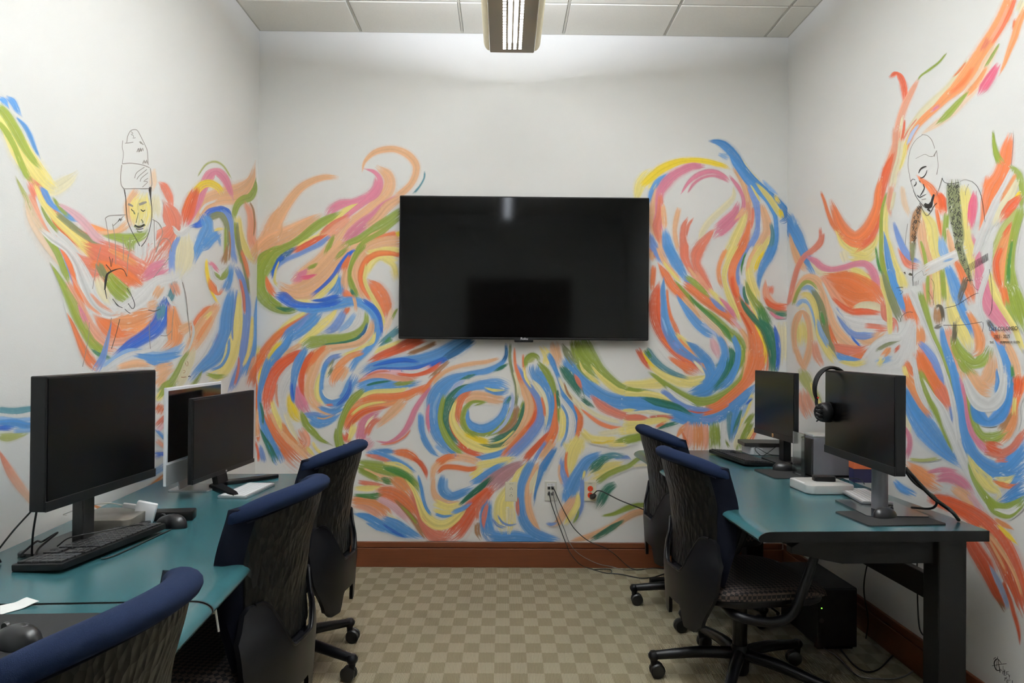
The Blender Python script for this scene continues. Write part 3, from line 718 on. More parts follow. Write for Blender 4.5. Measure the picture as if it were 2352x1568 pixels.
# ------------------------------------------------------------------ wall plates and leads
M_PLATE = mat('ivory_plate', (214, 208, 184), 0.4, var=0.02)
M_PLATE2 = mat('pale_grey_plate', (206, 205, 196), 0.4, var=0.02)
M_RED = mat('orange_red_socket', (214, 66, 30), 0.45)
M_HOLE = mat('slot_black', (12, 12, 12), 0.6)
M_INK = mat('small_print', (90, 86, 76), 0.6)
RX90 = Matrix.Rotation(R(90), 4, 'X')
def plate(label, px0, px1, m, sock=None, name='wall_outlet', txt=None):
    a, b = aty(px0[0], px0[1], WALL_Y), aty(px1[0], px1[1], WALL_Y)
    c = (a+b)/2; w_, h_ = 0.072, 0.118
    t = thing(name, label, 'outlet', (c.x, WALL_Y, c.z))
    obj('cover_plate', BX((0, -0.003, 0), (w_, 0.006, h_), 0.002), m, t)
    if sock is not None:
        for s in (1, -1):
            z = s*0.0195-0.004
            so = obj('socket', LA([(0.0, 0.0), (0.0165, 0.0), (0.0165, 0.002), (0.0, 0.002)], (0, -0.0078, z), 24, axis='y'), sock, t)
            for (x, dz, sx, sz) in ((-0.006, 0.0, 0.002, 0.008), (0.006, 0.0, 0.002, 0.007), (0.0, 0.008, 0.004, 0.004)):
                obj('slot', BX((x, -0.0081, z+dz), (sx, 0.0012, sz)), M_HOLE, so)
        obj('screw', LA([(0, 0), (0.003, 0), (0.003, 0.001), (0, 0.001)], (0, -0.0068, -0.004), 10, axis='y'), M_SILV, t)
    if txt: text_mesh('print', txt, 0.0085, M_INK, t, Matrix.Translation((0, -0.0062, 0.047)) @ RX90, 0.0002)
    return t, c
plate('ivory double outlet on the back wall, leftmost of the three plates', (1160, 1106), (1188, 1151), M_PLATE, M_PLATE, txt='L6A-17')
tN, cN = plate('pale data plate with three leads, middle of the three plates', (1251, 1104), (1279, 1150), M_PLATE2, name='data_plate')
obj('label_sticker', BX((0, -0.0063, 0.038), (0.046, 0.0008, 0.017)), M_WHITE, tN)
text_mesh('print', '011-011', 0.0095, M_INK, tN, Matrix.Translation((0, -0.0068, 0.039)) @ RX90, 0.0002)
for (x, z) in ((-0.011, 0.018), (0.011, 0.018), (-0.011, -0.018), (0.011, -0.018)):
    obj('jack', BX((x, -0.0065, z), (0.016, 0.0016, 0.016)), M_HOLE, tN)
tO, cO = plate('ivory outlet with orange sockets, rightmost of the three plates', (1341, 1105), (1370, 1150), M_PLATE, M_RED, txt='EM4-8')
def lead(name, label, pts, r, m, group=None, plug=None, n=8):
    o = thing(name, label, 'cable', tuple(pts[0]), 0, group)
    q = [Vector(p)-Vector(pts[0]) for p in pts]
    obj('wire', TB([tuple(p) for p in q], r, 6, n), m, o, smooth=60)
    if plug:
        d_ = (q[1]-q[0]).normalized()
        obj('plug', TB([tuple(q[0]-d_*0.002), tuple(q[0]+d_*plug[0]*0.6), tuple(q[0]+d_*plug[0])], [plug[1], plug[1]*0.9, plug[1]*0.55], 8, 3), m, o, smooth=40)
    return o
WY = WALL_Y
def wp(u, v, off): p = aty(u, v, WY-off); return p
def fp(u, v, z=0.004): return atz(u, v, z)
lead('data_cable', 'black data lead from lower left jack of the middle plate to the floor', [wp(1261, 1130, 0.008), wp(1263, 1140, 0.022), wp(1267, 1158, 0.025), wp(1280, 1195, 0.03), wp(1297, 1240, 0.035), wp(1310, 1270, 0.04), wp(1333, 1296, 0.06), fp(1358, 1306), fp(1385, 1314), fp(1402, 1316), fp(1404, 1309), fp(1388, 1306), fp(1362, 1308)], 0.0026, M_CABLE, plug=(0.02, 0.006))
lead('data_cable', 'grey data lead from lower right jack of the middle plate along the baseboard', [wp(1270, 1130, 0.008), wp(1272, 1142, 0.022), wp(1280, 1175, 0.028), wp(1296, 1215, 0.03), wp(1308, 1246, 0.032), wp(1330, 1272, 0.036), wp(1370, 1293, 0.04), wp(1400, 1300, 0.05), fp(1440, 1308), fp(1500, 1305)], 0.0022, M_GCAB, plug=(0.02, 0.006))
lead('data_cable', 'black data lead from upper right jack swinging right to the floor', [wp(1268, 1118, 0.008), wp(1273, 1124, 0.024), wp(1288, 1158, 0.03), wp(1310, 1200, 0.03), wp(1325, 1220, 0.032), wp(1352, 1242, 0.034), wp(1390, 1258, 0.036), wp(1415, 1275, 0.04), wp(1440, 1298, 0.05), fp(1462, 1308), fp(1500, 1304), fp(1530, 1306)], 0.0026, M_CABLE, plug=(0.02, 0.006))
t = lead('power_cable', 'thick black cord plugged into the orange socket and running right', [wp(1360, 1137, 0.010), wp(1367, 1131, 0.035), wp(1372, 1127, 0.045), wp(1385, 1129, 0.05), wp(1425, 1149, 0.05), wp(1485, 1173, 0.05), wp(1560, 1210, 0.06), wp(1640, 1262, 0.06), fp(1700, 1312)], 0.0036, M_CABLE)
o = obj('plug', TB([(0, -0.002, -0.008), (0.006, -0.022, -0.002), (0.016, -0.034, 0.008)], [0.017, 0.015, 0.008], 10, 4), M_CABLE, t, smooth=40)
lead('floor_cable', 'black cable trailing on the carpet to the further right chair', [fp(1402, 1316), fp(1430, 1319), fp(1470, 1327), fp(1500, 1325), fp(1530, 1316)], 0.003, M_CABLE)

# ------------------------------------------------------------------ under the right desk
t = thing('computer_tower', 'black computer tower with a green light under the right desk', 'computer', (1.465, 3.43, 0), R(2))
obj('case', BX((0, 0, 0.145), (0.175, 0.40, 0.26), 0.006), M_BLKM, t)
obj('front_panel', BX((0.0, -0.202, 0.145), (0.165, 0.006, 0.25), 0.004), M_BLK, t)
obj('power_light', LA([(0, 0), (0.0025, 0), (0.0025, 0.002), (0, 0.002)], (-0.075, -0.2065, 0.19), 10, axis='y'), mat('green_light', (120, 255, 60), emit=2.5), t)
obj('power_button', LA([(0, 0), (0.010, 0), (0.010, 0.002), (0, 0.002)], (-0.075, -0.2065, 0.135), 16, axis='y'), M_DGREY, t)
for x in (-0.16, 0.16): obj('foot', BX((0, x, 0.0075), (0.16, 0.03, 0.015)), M_BLKM, t)
def hang(label, x, y, z1, pts, r=0.003, m=M_CABLE): return lead('hanging_cable', label, [Vector((x, y, z1))]+[Vector(p) for p in pts], r, m, 'cables under the right desk')
zt = DZ-0.034
hang('black cable hanging behind the beam under right desk, nearest of them', 1.60, 2.62, zt, [(1.605, 2.63, 0.60), (1.60, 2.60, 0.40), (1.61, 2.64, 0.20), (1.60, 2.68, 0.006), (1.52, 2.75, 0.005)])
hang('black cable crossing another behind the beam under right desk', 1.60, 2.70, zt, [(1.59, 2.72, 0.58), (1.605, 2.66, 0.40), (1.60, 2.62, 0.25), (1.58, 2.70, 0.08), (1.5, 2.8, 0.005)])
hang('thin black cable looping below the beam under right desk', 1.60, 2.84, zt, [(1.60, 2.84, 0.55), (1.605, 2.84, 0.30), (1.60, 2.80, 0.24), (1.60, 2.72, 0.27), (1.60, 2.68, 0.16), (1.59, 2.74, 0.005)])
hang('black cable slanting down under right desk beside the computer tower', 1.61, 3.12, zt, [(1.605, 3.14, 0.55), (1.60, 3.22, 0.40), (1.62, 3.30, 0.25), (1.66, 3.34, 0.10), (1.66, 3.36, 0.005)])
lead('floor_cable', 'black cable looped on the carpet under the right desk', [fp(1900, 1450), fp(1930, 1490), fp(1960, 1525), fp(1990, 1542), fp(2020, 1535), fp(2050, 1505)], 0.003, M_CABLE)
lead('floor_cable', 'grey cable curving on the carpet toward the right desk leg', [fp(1860, 1470), fp(1920, 1505), fp(1965, 1548), fp(2010, 1558), fp(2070, 1555), fp(2110, 1530), fp(2126, 1510)], 0.003, M_GCAB)
# cables on the desks
lead('monitor_cable', 'two black monitor leads falling behind the right monitor to the desk', [Vector((1.33, 2.46, DZ+0.20)), Vector((1.40, 2.50, DZ+0.13)), Vector((1.50, 2.55, DZ+0.07)), Vector((1.53, 2.62, DZ+0.02)), Vector((1.50, 2.70, DZ+0.004))], 0.0045, M_CABLE)
lead('monitor_cable', 'thick black lead bowing out beyond the right monitor stand', [Vector((1.335, 2.44, DZ+0.19)), Vector((1.42, 2.44, DZ+0.10)), Vector((1.50, 2.46, DZ+0.045)), Vector((1.55, 2.50, DZ+0.006))], 0.0065, M_CABLE)
lead('monitor_cable', 'tangle of black leads behind the thick left monitor stand', [Vector((-1.20, 1.93, DZ+0.17)), Vector((-1.225, 1.95, DZ+0.08)), Vector((-1.25, 1.99, DZ+0.004)), Vector((-1.27, 2.05, DZ+0.02)), Vector((-1.25, 2.10, DZ+0.05)), Vector((-1.28, 2.08, DZ+0.03)), Vector((-1.26, 2.02, DZ+0.045)), Vector((-1.29, 2.0, DZ+0.01)), Vector((-1.30, 2.1, DZ+0.004))], 0.003, M_CABLE)
lead('monitor_cable', 'thin black lead drooping to the desk at left of thick monitor', [Vector((-1.20, 1.905, DZ+0.155)), Vector((-1.26, 1.93, DZ+0.10)), Vector((-1.31, 1.955, DZ+0.05)), Vector((-1.325, 1.96, DZ+0.03)), Vector((-1.320, 1.97, DZ+0.004))], 0.0025, M_CABLE)
lead('mouse_cable', 'black mouse lead crossing over the black keyboard on left desk', [Vector((-1.068, 2.315, DZ+0.012)), Vector((-1.10, 2.26, DZ+0.034)), Vector((-1.13, 2.20, DZ+0.038)), Vector((-1.17, 2.15, DZ+0.038)), Vector((-1.215, 2.10, DZ+0.036)), Vector((-1.245, 2.09, DZ+0.014))], 0.002, M_CABLE)
lead('keyboard_cable', 'black cable lying along the front of the black left keyboard', [Vector((-1.035, 2.33, DZ+0.003)), Vector((-1.045, 2.22, DZ+0.003)), Vector((-1.055, 2.08, DZ+0.003)), Vector((-1.065, 2.02, DZ+0.003)), Vector((-1.08, 2.01, DZ+0.003))], 0.002, M_CABLE)
lead('dock_cable', 'thin black lead looping in front of the white box at the far desk end', [Vector((1.49, 4.02, DZ+0.05)), Vector((1.44, 4.00, DZ+0.02)), Vector((1.40, 3.99, DZ+0.004)), Vector((1.37, 4.0, DZ+0.03)), Vector((1.38, 4.01, DZ+0.044)), Vector((1.44, 3.99, DZ+0.012)), Vector((1.52, 3.98, DZ+0.006))], 0.002, M_CABLE)
lead('hanging_cable', 'short white cable hanging under the front edge of the left desk', [Vector((-0.72, 1.86, zt)), Vector((-0.715, 1.865, zt-0.05)), Vector((-0.705, 1.86, zt-0.10))], 0.003, M_WCAB)
# ------------------------------------------------------------------ the mural: every brush stroke is a ribbon of bristle marks lying on the wall
PAL = dict(W=(226, 225, 223), c=(228, 219, 184), y=(232, 216, 130), Y=(231, 202, 48), F=(222, 172, 130), f=(228, 200, 172), o=(217, 140, 86), O=(212, 112, 62), R=(200, 84, 44), V=(208, 88, 52),
           r=(190, 52, 34), S=(204, 112, 88), s=(220, 154, 126), K=(204, 120, 142), k=(222, 176, 184), M=(204, 88, 116), m=(166, 122, 128), B=(78, 138, 198), b=(134, 172, 214), U=(58, 124, 186), D=(28, 88, 180),
           N=(34, 86, 128), P=(112, 142, 200), L=(172, 186, 218), t=(78, 128, 140), T=(26, 98, 76), J=(58, 116, 52), G=(130, 146, 52), g=(164, 168, 98), E=(116, 122, 84), H=(150, 106, 66), X=(40, 37, 36), x=(134, 128, 120), Q=(78, 72, 58))
def paint_mat():
    m = bpy.data.materials.new('wall_mural_paint'); m.use_nodes = True
    nt = m.node_tree; b = nt.nodes['Principled BSDF']
    at = nt.nodes.new('ShaderNodeVertexColor'); at.layer_name = 'paint'
    n = nt.nodes.new('ShaderNodeTexNoise'); n.inputs['Scale'].default_value = 60; n.inputs['Detail'].default_value = 4
    tc = nt.nodes.new('ShaderNodeTexCoord'); nt.links.new(tc.outputs['Object'], n.inputs['Vector'])
    mr = nt.nodes.new('ShaderNodeMapRange'); mr.inputs['To Min'].default_value = 0.92; mr.inputs['To Max'].default_value = 1.08; nt.links.new(n.outputs['Fac'], mr.inputs['Value'])
    sc = nt.nodes.new('ShaderNodeVectorMath'); sc.operation = 'SCALE'; nt.links.new(at.outputs['Color'], sc.inputs[0]); nt.links.new(mr.outputs[0], sc.inputs['Scale'])
    nt.links.new(sc.outputs[0], b.inputs['Base Color'])
    b.inputs['Roughness'].default_value = 0.6; b.inputs['Specular IOR Level'].default_value = 0.3
    return m
M_PAINT = paint_mat()
GAIN = 0.97
import numpy as np
WALLC = np.array([lin(229), lin(228), lin(225)])
NRT, NUP, NFW, NCAM = (np.array(tuple(z)) for z in (rt, up, fw, CAM))
def nsm(t): t = np.clip(t, 0, 1); return t*t*(3-2*t)
class Mural:
    """strokes are laid wet on wet: each bristle mark takes up some of the colour already lying under it"""
    STEP = 0.000022
    def __init__(self, name, wall, axis, plane, nrm, lo, hi, label):
        self.name, self.wall, self.axis, self.plane, self.nrm, self.lo, self.hi, self.label = name, wall, axis, plane, np.array(nrm), lo, hi, label
        self.v, self.f, self.c, self.todo, self.cell, self.nv = [], [], [], [], {}, 0
        self.rng = random.Random(11)
        self.cv = np.tile(WALLC, (1800, 2700, 1))     # the paint so far, sampled about one mark wide
    def at(self, x, y): return self.cv[np.clip((y+100).astype(int), 0, 1799), np.clip((x+150).astype(int), 0, 2699)]
    def mark(self, x, y, col): self.cv[np.clip((y+100).astype(int), 0, 1799), np.clip((x+150).astype(int), 0, 2699)] = col
    def put(self, x, y, off):
        d = NRT*((x-1176)/F_PX)[..., None]-NUP*((y-784)/F_PX)[..., None]+NFW
        p = NCAM+d*((self.plane-NCAM[self.axis])/d[..., self.axis])[..., None]
        p[..., 0] = np.clip(p[..., 0], self.lo[0], self.hi[0]); p[..., 1] = np.clip(p[..., 1], self.lo[1], self.hi[1]); p[..., 2] = np.clip(p[..., 2], 0.151, CEIL-0.003)
        return p+self.nrm*off
    def stroke(self, key, pts, fine=False): self.todo.append((key, pts, fine))
    def lay(self, key, pts, fine, under):
        rng = self.rng
        c1 = PAL[key[0]]; c2 = PAL[key[2]] if len(key) > 2 else c1
        wm = max(w for (x, y, w) in pts)
        if not fine:   # carry the brush a little past both ends, where the paint runs dry
            def ext(p, q):
                d = math.hypot(p[0]-q[0], p[1]-q[1]) or 1; k = min(0.35*d, 0.65*wm, 14)/d
                return (p[0]+(p[0]-q[0])*k, p[1]+(p[1]-q[1])*k, p[2]*0.85)
            pts = [ext(pts[0], pts[1])]+list(pts)+[ext(pts[-1], pts[-2])]
            g = (1.75, 3.0) if under else (1.20, 0.8)
            pts = [(x, y, w*g[0]+g[1]) for (x, y, w) in pts]; wm = max(w for (x, y, w) in pts)
        q = catmull([(x, y, 0) for (x, y, w) in pts], 10) if len(pts) > 2 else [Vector((pts[0][0], pts[0][1], 0)).lerp(Vector((pts[1][0], pts[1][1], 0)), i/8) for i in range(9)]
        m = len(q)-1
        ws = []
        for i in range(m+1):
            t = i/m*(len(pts)-1); k = min(int(t), len(pts)-2); ws.append(pts[k][2]+(pts[k+1][2]-pts[k][2])*(t-k))
        keep = [0]; acc = 0
        for i in range(1, m+1):
            acc += (q[i]-q[i-1]).length
            if acc >= (5.0 if under else 3.6) or i == m: keep.append(i); acc = 0
        Q = np.array([(q[i].x, q[i].y) for i in keep]); W_ = np.array([ws[i] for i in keep]); m = len(Q)-1
        if m < 1: return
        dq = np.diff(Q, axis=0); an = np.unwrap(np.arctan2(dq[:, 1], dq[:, 0])); dl = np.hypot(dq[:, 0], dq[:, 1])
        if m > 2:
            kr = np.abs(np.diff(an))/np.maximum(1e-6, 0.5*(dl[1:]+dl[:-1])); kr = np.concatenate([[kr[0]], kr, [kr[-1]]])
            lim = 1.5/np.maximum(kr, 1e-4)
            for _ in range(6): lim = np.minimum(lim, np.concatenate([lim[1:]+3, lim[-1:]])); lim = np.minimum(lim, np.concatenate([lim[:1], lim[:-1]+3]))
            if not fine: W_ = np.minimum(W_, np.maximum(lim, 2.0))
        S = np.concatenate([[0], np.cumsum(np.hypot(*(Q[1:]-Q[:-1]).T))]); L = S[-1]
        D = np.empty_like(Q); D[1:-1] = Q[2:]-Q[:-2]; D[0] = Q[1]-Q[0]; D[-1] = Q[-1]-Q[-2]
        D /= np.maximum(1e-6, np.hypot(D[:, 0], D[:, 1]))[:, None]
        N_ = np.stack([-D[:, 1], D[:, 0]], 1)
        # the lowest free layer above everything already painted here
        cells = set()
        kk = max(1, int(wm/4)+1)
        for j in np.linspace(-0.5, 0.5, 2*kk+1):
            p = Q+N_*(W_*j)[:, None]; cells.update(zip((p[:, 0]//4).astype(int).tolist(), (p[:, 1]//4).astype(int).tolist()))
        get = self.cell.get
        lay = 1+max(get((x+a, y+b), 0) for (x, y) in cells for a in (-1, 0, 1) for b in (-1, 0, 1))
        for c in cells: self.cell[c] = lay
        K = 1 if fine else max(3, min(24, int(round(wm/(2.6 if under else 1.6)))))
        sl = np.linspace(-1, 1, K+1)
        PX = Q[:, None, 0]+N_[:, None, 0]*(sl*0.5)*W_[:, None]; PY = Q[:, None, 1]+N_[:, None, 1]*(sl*0.5)*W_[:, None]
        BASE = self.at(PX, PY)                                   # (m+1, K+1, 3)
        t = (S/L)[:, None]
        C1 = np.array([lin(z) for z in c1]); C2 = np.array([lin(z) for z in c2])
        AL = np.ones((m+1, K)); CB = np.empty((m+1, K, 3))
        f0 = min(0.34*L, 5+0.5*wm); f1 = min(0.42*L, 8+0.8*wm); drift = 0.0
        for k in range(K):
            edge = abs(sl[k]+sl[k+1])/2
            a1, a2 = C1, C2
            if not fine:
                drift = 0.6*drift+rng.gauss(0, 0.06); mixw = max(0.0, rng.gauss(-0.06, 0.09))
                a1 = (C1*GAIN*(1+drift))*(1-mixw)+0.62*mixw; a2 = (C2*GAIN*(1+drift))*(1-mixw)+0.62*mixw
                peak = 0.72*(1-edge**1.6) if under else rng.uniform(0.86, 1.0)*(1.0 if edge < 0.8 or K < 6 else rng.uniform(0.55, 0.95))
                r0 = rng.uniform(-0.3, 0.4)*f0; r1 = rng.uniform(-0.3, 0.5)*f1
                al = peak*nsm((S-r0)/(0.65*f0))*nsm((L-S-r1)/(0.65*f1))
                if rng.random() < 0.10:
                    gc = rng.uniform(0.3, 1.0)*L; al = np.where(np.abs(S-gc) < 7, al*0.4, al)
                AL[:, k] = al
            CB[:, k] = np.clip(a1*(1-t)+a2*t, 0.004, 0.93)
        A3 = AL[:, :, None]
        CL = BASE[:, :-1]*(1-A3)+CB*A3; CR = BASE[:, 1:]*(1-A3)+CB*A3
        for u in (0.2, 0.5, 0.8):
            lx = PX[:, :-1]*(1-u)+PX[:, 1:]*u; ly = PY[:, :-1]*(1-u)+PY[:, 1:]*u; lc = CL*(1-u)+CR*u
            for w in (0.0, 0.25, 0.5, 0.75):
                ok = np.maximum(AL[:-1], AL[1:]) > 0.03
                self.mark((lx[:-1]*(1-w)+lx[1:]*w)[ok], (ly[:-1]*(1-w)+ly[1:]*w)[ok], (lc[:-1]*(1-w)+lc[1:]*w)[ok])
        ok = np.maximum(AL[:-1], AL[1:]) > 0.03
        V = self.put(PX, PY, (0.0002+self.STEP*(lay+0.5*np.arange(m+1)/m))[:, None, None]).reshape(-1, 3)
        idx = self.nv+np.arange((m+1)*(K+1)).reshape(m+1, K+1)
        F = np.stack([idx[:-1, :-1], idx[1:, :-1], idx[1:, 1:], idx[:-1, 1:]], -1)[ok]
        C = np.stack([CL[:-1], CL[1:], CR[1:], CR[:-1]], 2)[ok]
        self.v.append(V); self.f.append(F); self.c.append(C); self.nv += len(V)
    def script(self, ox, oy, sc, text, fine=False):
        for ln in text.replace(';', '\n').split('\n'):
            a = ln.split()
            if len(a) < 7: continue
            n = [float(z) for z in a[1:]]
            pts = [(ox+n[i]/sc, oy+n[i+1]/sc, n[i+2]/sc) for i in range(0, len(n)-2, 3)]
            self.stroke(a[0], pts, fine)
    def build(self):
        for (k, p, f) in self.todo:
            if not f: self.lay(k, p, f, True)
        for (k, p, f) in self.todo: self.lay(k, p, f, False)
        V = np.concatenate(self.v); F = np.concatenate(self.f); C = np.concatenate(self.c)
        used = np.zeros(len(V), bool); used[F.ravel()] = True
        new = np.cumsum(used)-1; V = V[used]; F = new[F]
        me = bpy.data.meshes.new(self.name)
        me.vertices.add(len(V)); me.vertices.foreach_set('co', V.astype(np.float32).ravel())
        me.loops.add(F.size); me.loops.foreach_set('vertex_index', F.astype(np.int32).ravel())
        me.polygons.add(len(F)); me.polygons.foreach_set('loop_start', np.arange(0, F.size, 4, dtype=np.int32)); me.polygons.foreach_set('loop_total', np.full(len(F), 4, np.int32))
        me.update(calc_edges=True)
        at = me.color_attributes.new('paint', 'FLOAT_COLOR', 'CORNER')
        at.data.foreach_set('color', np.concatenate([C.reshape(-1, 3), np.ones((F.size, 1))], 1).astype(np.float32).ravel())
        me.materials.append(M_PAINT)
        o = bpy.data.objects.new(self.name, me); COL.objects.link(o); o.parent = self.wall; o['label'] = self.label
        print('mural', len(F), max(self.cell.values()))
        return o
mL = Mural('mural', wall_left, 0, WALL_L, (1, 0, 0), (WALL_L, REAR_Y), (WALL_L, WALL_Y-0.0005), 'painted swirls around a drawn portrait with a tall hat')
mB = Mural('mural', wall_back, 1, WALL_Y, (0, -1, 0), (WALL_L+0.0005, WALL_Y), (WALL_R-0.0005, WALL_Y), 'painted swirls of blue, orange, green, yellow and pink')
mR = Mural('mural', wall_right, 0, WALL_R, (-1, 0, 0), (WALL_R, REAR_Y), (WALL_R, WALL_Y-0.0005), 'painted swirls around a drawn bald man in a waistcoat')

# ---- left wall
mL.script(0, 200, 3.92, '''
c 330 900 110 480 915 110 600 850 90 680 780 40
y -20 230 120 80 360 120 180 560 150 290 730 150 400 870 140 480 920 90
G -10 180 60 60 260 70 150 410 75 230 560 60 300 660 45 360 725 20
G -10 320 30 60 410 45 130 540 40 190 690 45 240 790 45 290 860 20
B 0 95 30 40 130 40 75 180 10
B 65 95 20 110 130 50 150 200 40 190 255 6
B 160 285 10 220 350 30 270 440 34 310 540 25 355 635 5
g 150 830 8 200 930 25 240 1010 35 280 1110 60 330 1220 50 360 1300 15
f 250 1000 60 330 1150 160 450 1290 230 600 1420 300 780 1560 380
S 270 850 60 340 950 110 420 1090 90 500 1180 80 620 1290 100 780 1400 130 950 1480 150 1150 1550 160
o 760 1230 30 900 1290 50 1000 1320 40
O 450 1150 40 560 1260 60 680 1360 70 820 1450 70 1000 1530 70
s 270 990 20 330 1100 40 400 1230 40 500 1370 40 620 1500 50
W 330 1000 20 400 1150 50 480 1290 60 600 1400 60 700 1530 60
y 330 920 30 400 1060 50 520 1200 60 640 1310 70 760 1430 80 840 1560 30
G 370 1080 10 430 1190 26 520 1300 26
B 360 900 10 400 950 50 440 1030 45 500 1090 30 560 1110 40 600 1150 45 650 1180 45 700 1205 20
G 480 1000 14 540 1090 30 620 1170 20
E 520 1150 40 640 1250 45 760 1340 40 900 1430 20
k 540 1060 20 620 1110 40 700 1170 60 780 1250 60 860 1350 70 930 1390 40
f 1380 760 30 1380 850 50 1370 920 30
c 1400 990 50 1390 1090 90 1400 1170 60
S 1440 860 20 1480 900 60 1520 980 60 1550 1080 20
S 1480 1040 20 1530 1130 120 1560 1260 160 1480 1380 180 1400 1480 200
W 1380 1220 60 1370 1330 60 1370 1440 40
F 1220 950 60 1160 1050 60 1170 1150 80 1190 1230 50
F 920 1310 20 1050 1300 40 1140 1240 70
y 1290 970 70 1265 1060 160 1270 1150 170 1260 1250 110
G 950 1340 20 1050 1350 60 1170 1370 90 1290 1330 60 1320 1290 20
G 1170 1400 90 1180 1460 60
W 1270 1430 110 1270 1520 90
F 1760 1180 60 1820 1070 120 1900 1010 120 2000 980 130 2120 960 150 2200 910 120 2260 830 60 2290 700 8
K 1700 1220 20 1780 1060 50 1830 900 70 1890 790 80 1950 760 70 2020 820 60 2070 930 40 2095 1010 10
Y 1660 1090 20 1720 960 40
Y 1760 940 60 1820 880 60 1890 865 55 1960 900 50 1995 950 40
R 1760 930 60 1720 1030 90 1690 1130 100 1660 1230 60
g 1780 800 4 1850 700 8 1930 670 10 2010 710 8 2080 820 4
W 1800 1130 14 1850 1060 16 1950 1020 14
G 2300 840 6 2290 920 40 2250 990 60 2190 1010 60 2140 1050 50 2110 1130 40 2110 1200 14
s 2210 1050 30 2250 1130 50 2265 1230 60 2260 1350 60 2290 1450 80
H 2250 1040 8 2280 1110 10 2290 1230 10 2280 1340 6
F 2340 1380 40 2310 1480 90 2280 1560 120
y 2140 1200 50 2150 1330 70 2200 1450 60 2270 1560 20
D 1730 1250 20 1800 1230 50 1880 1140 70 1960 1110 60 2030 1110 60 2070 1200 40
P 2000 1130 60 2060 1200 60 2080 1330 50 2090 1450 40 2110 1560 40
E 1900 1170 50 1980 1150 50 2030 1220 40 2050 1330 30 2040 1450 20
B 1830 1170 60 1870 1250 110 1830 1360 100 1780 1460 70 1750 1560 30
B 1930 1310 40 1970 1370 20 1980 1420 10
B 1960 1320 60 1900 1370 70 1850 1430 70 1810 1460 30
y 1930 1290 10 1960 1280 20 2010 1275 10
G 2030 1270 16 2030 1400 20 2030 1560 26
H 2060 1290 8 2070 1420 10 2060 1560 10
G 2115 1230 20 2130 1380 26 2160 1500 30 2175 1570 30
B 1620 1330 20 1580 1400 40 1550 1480 40 1540 1560 40
''')
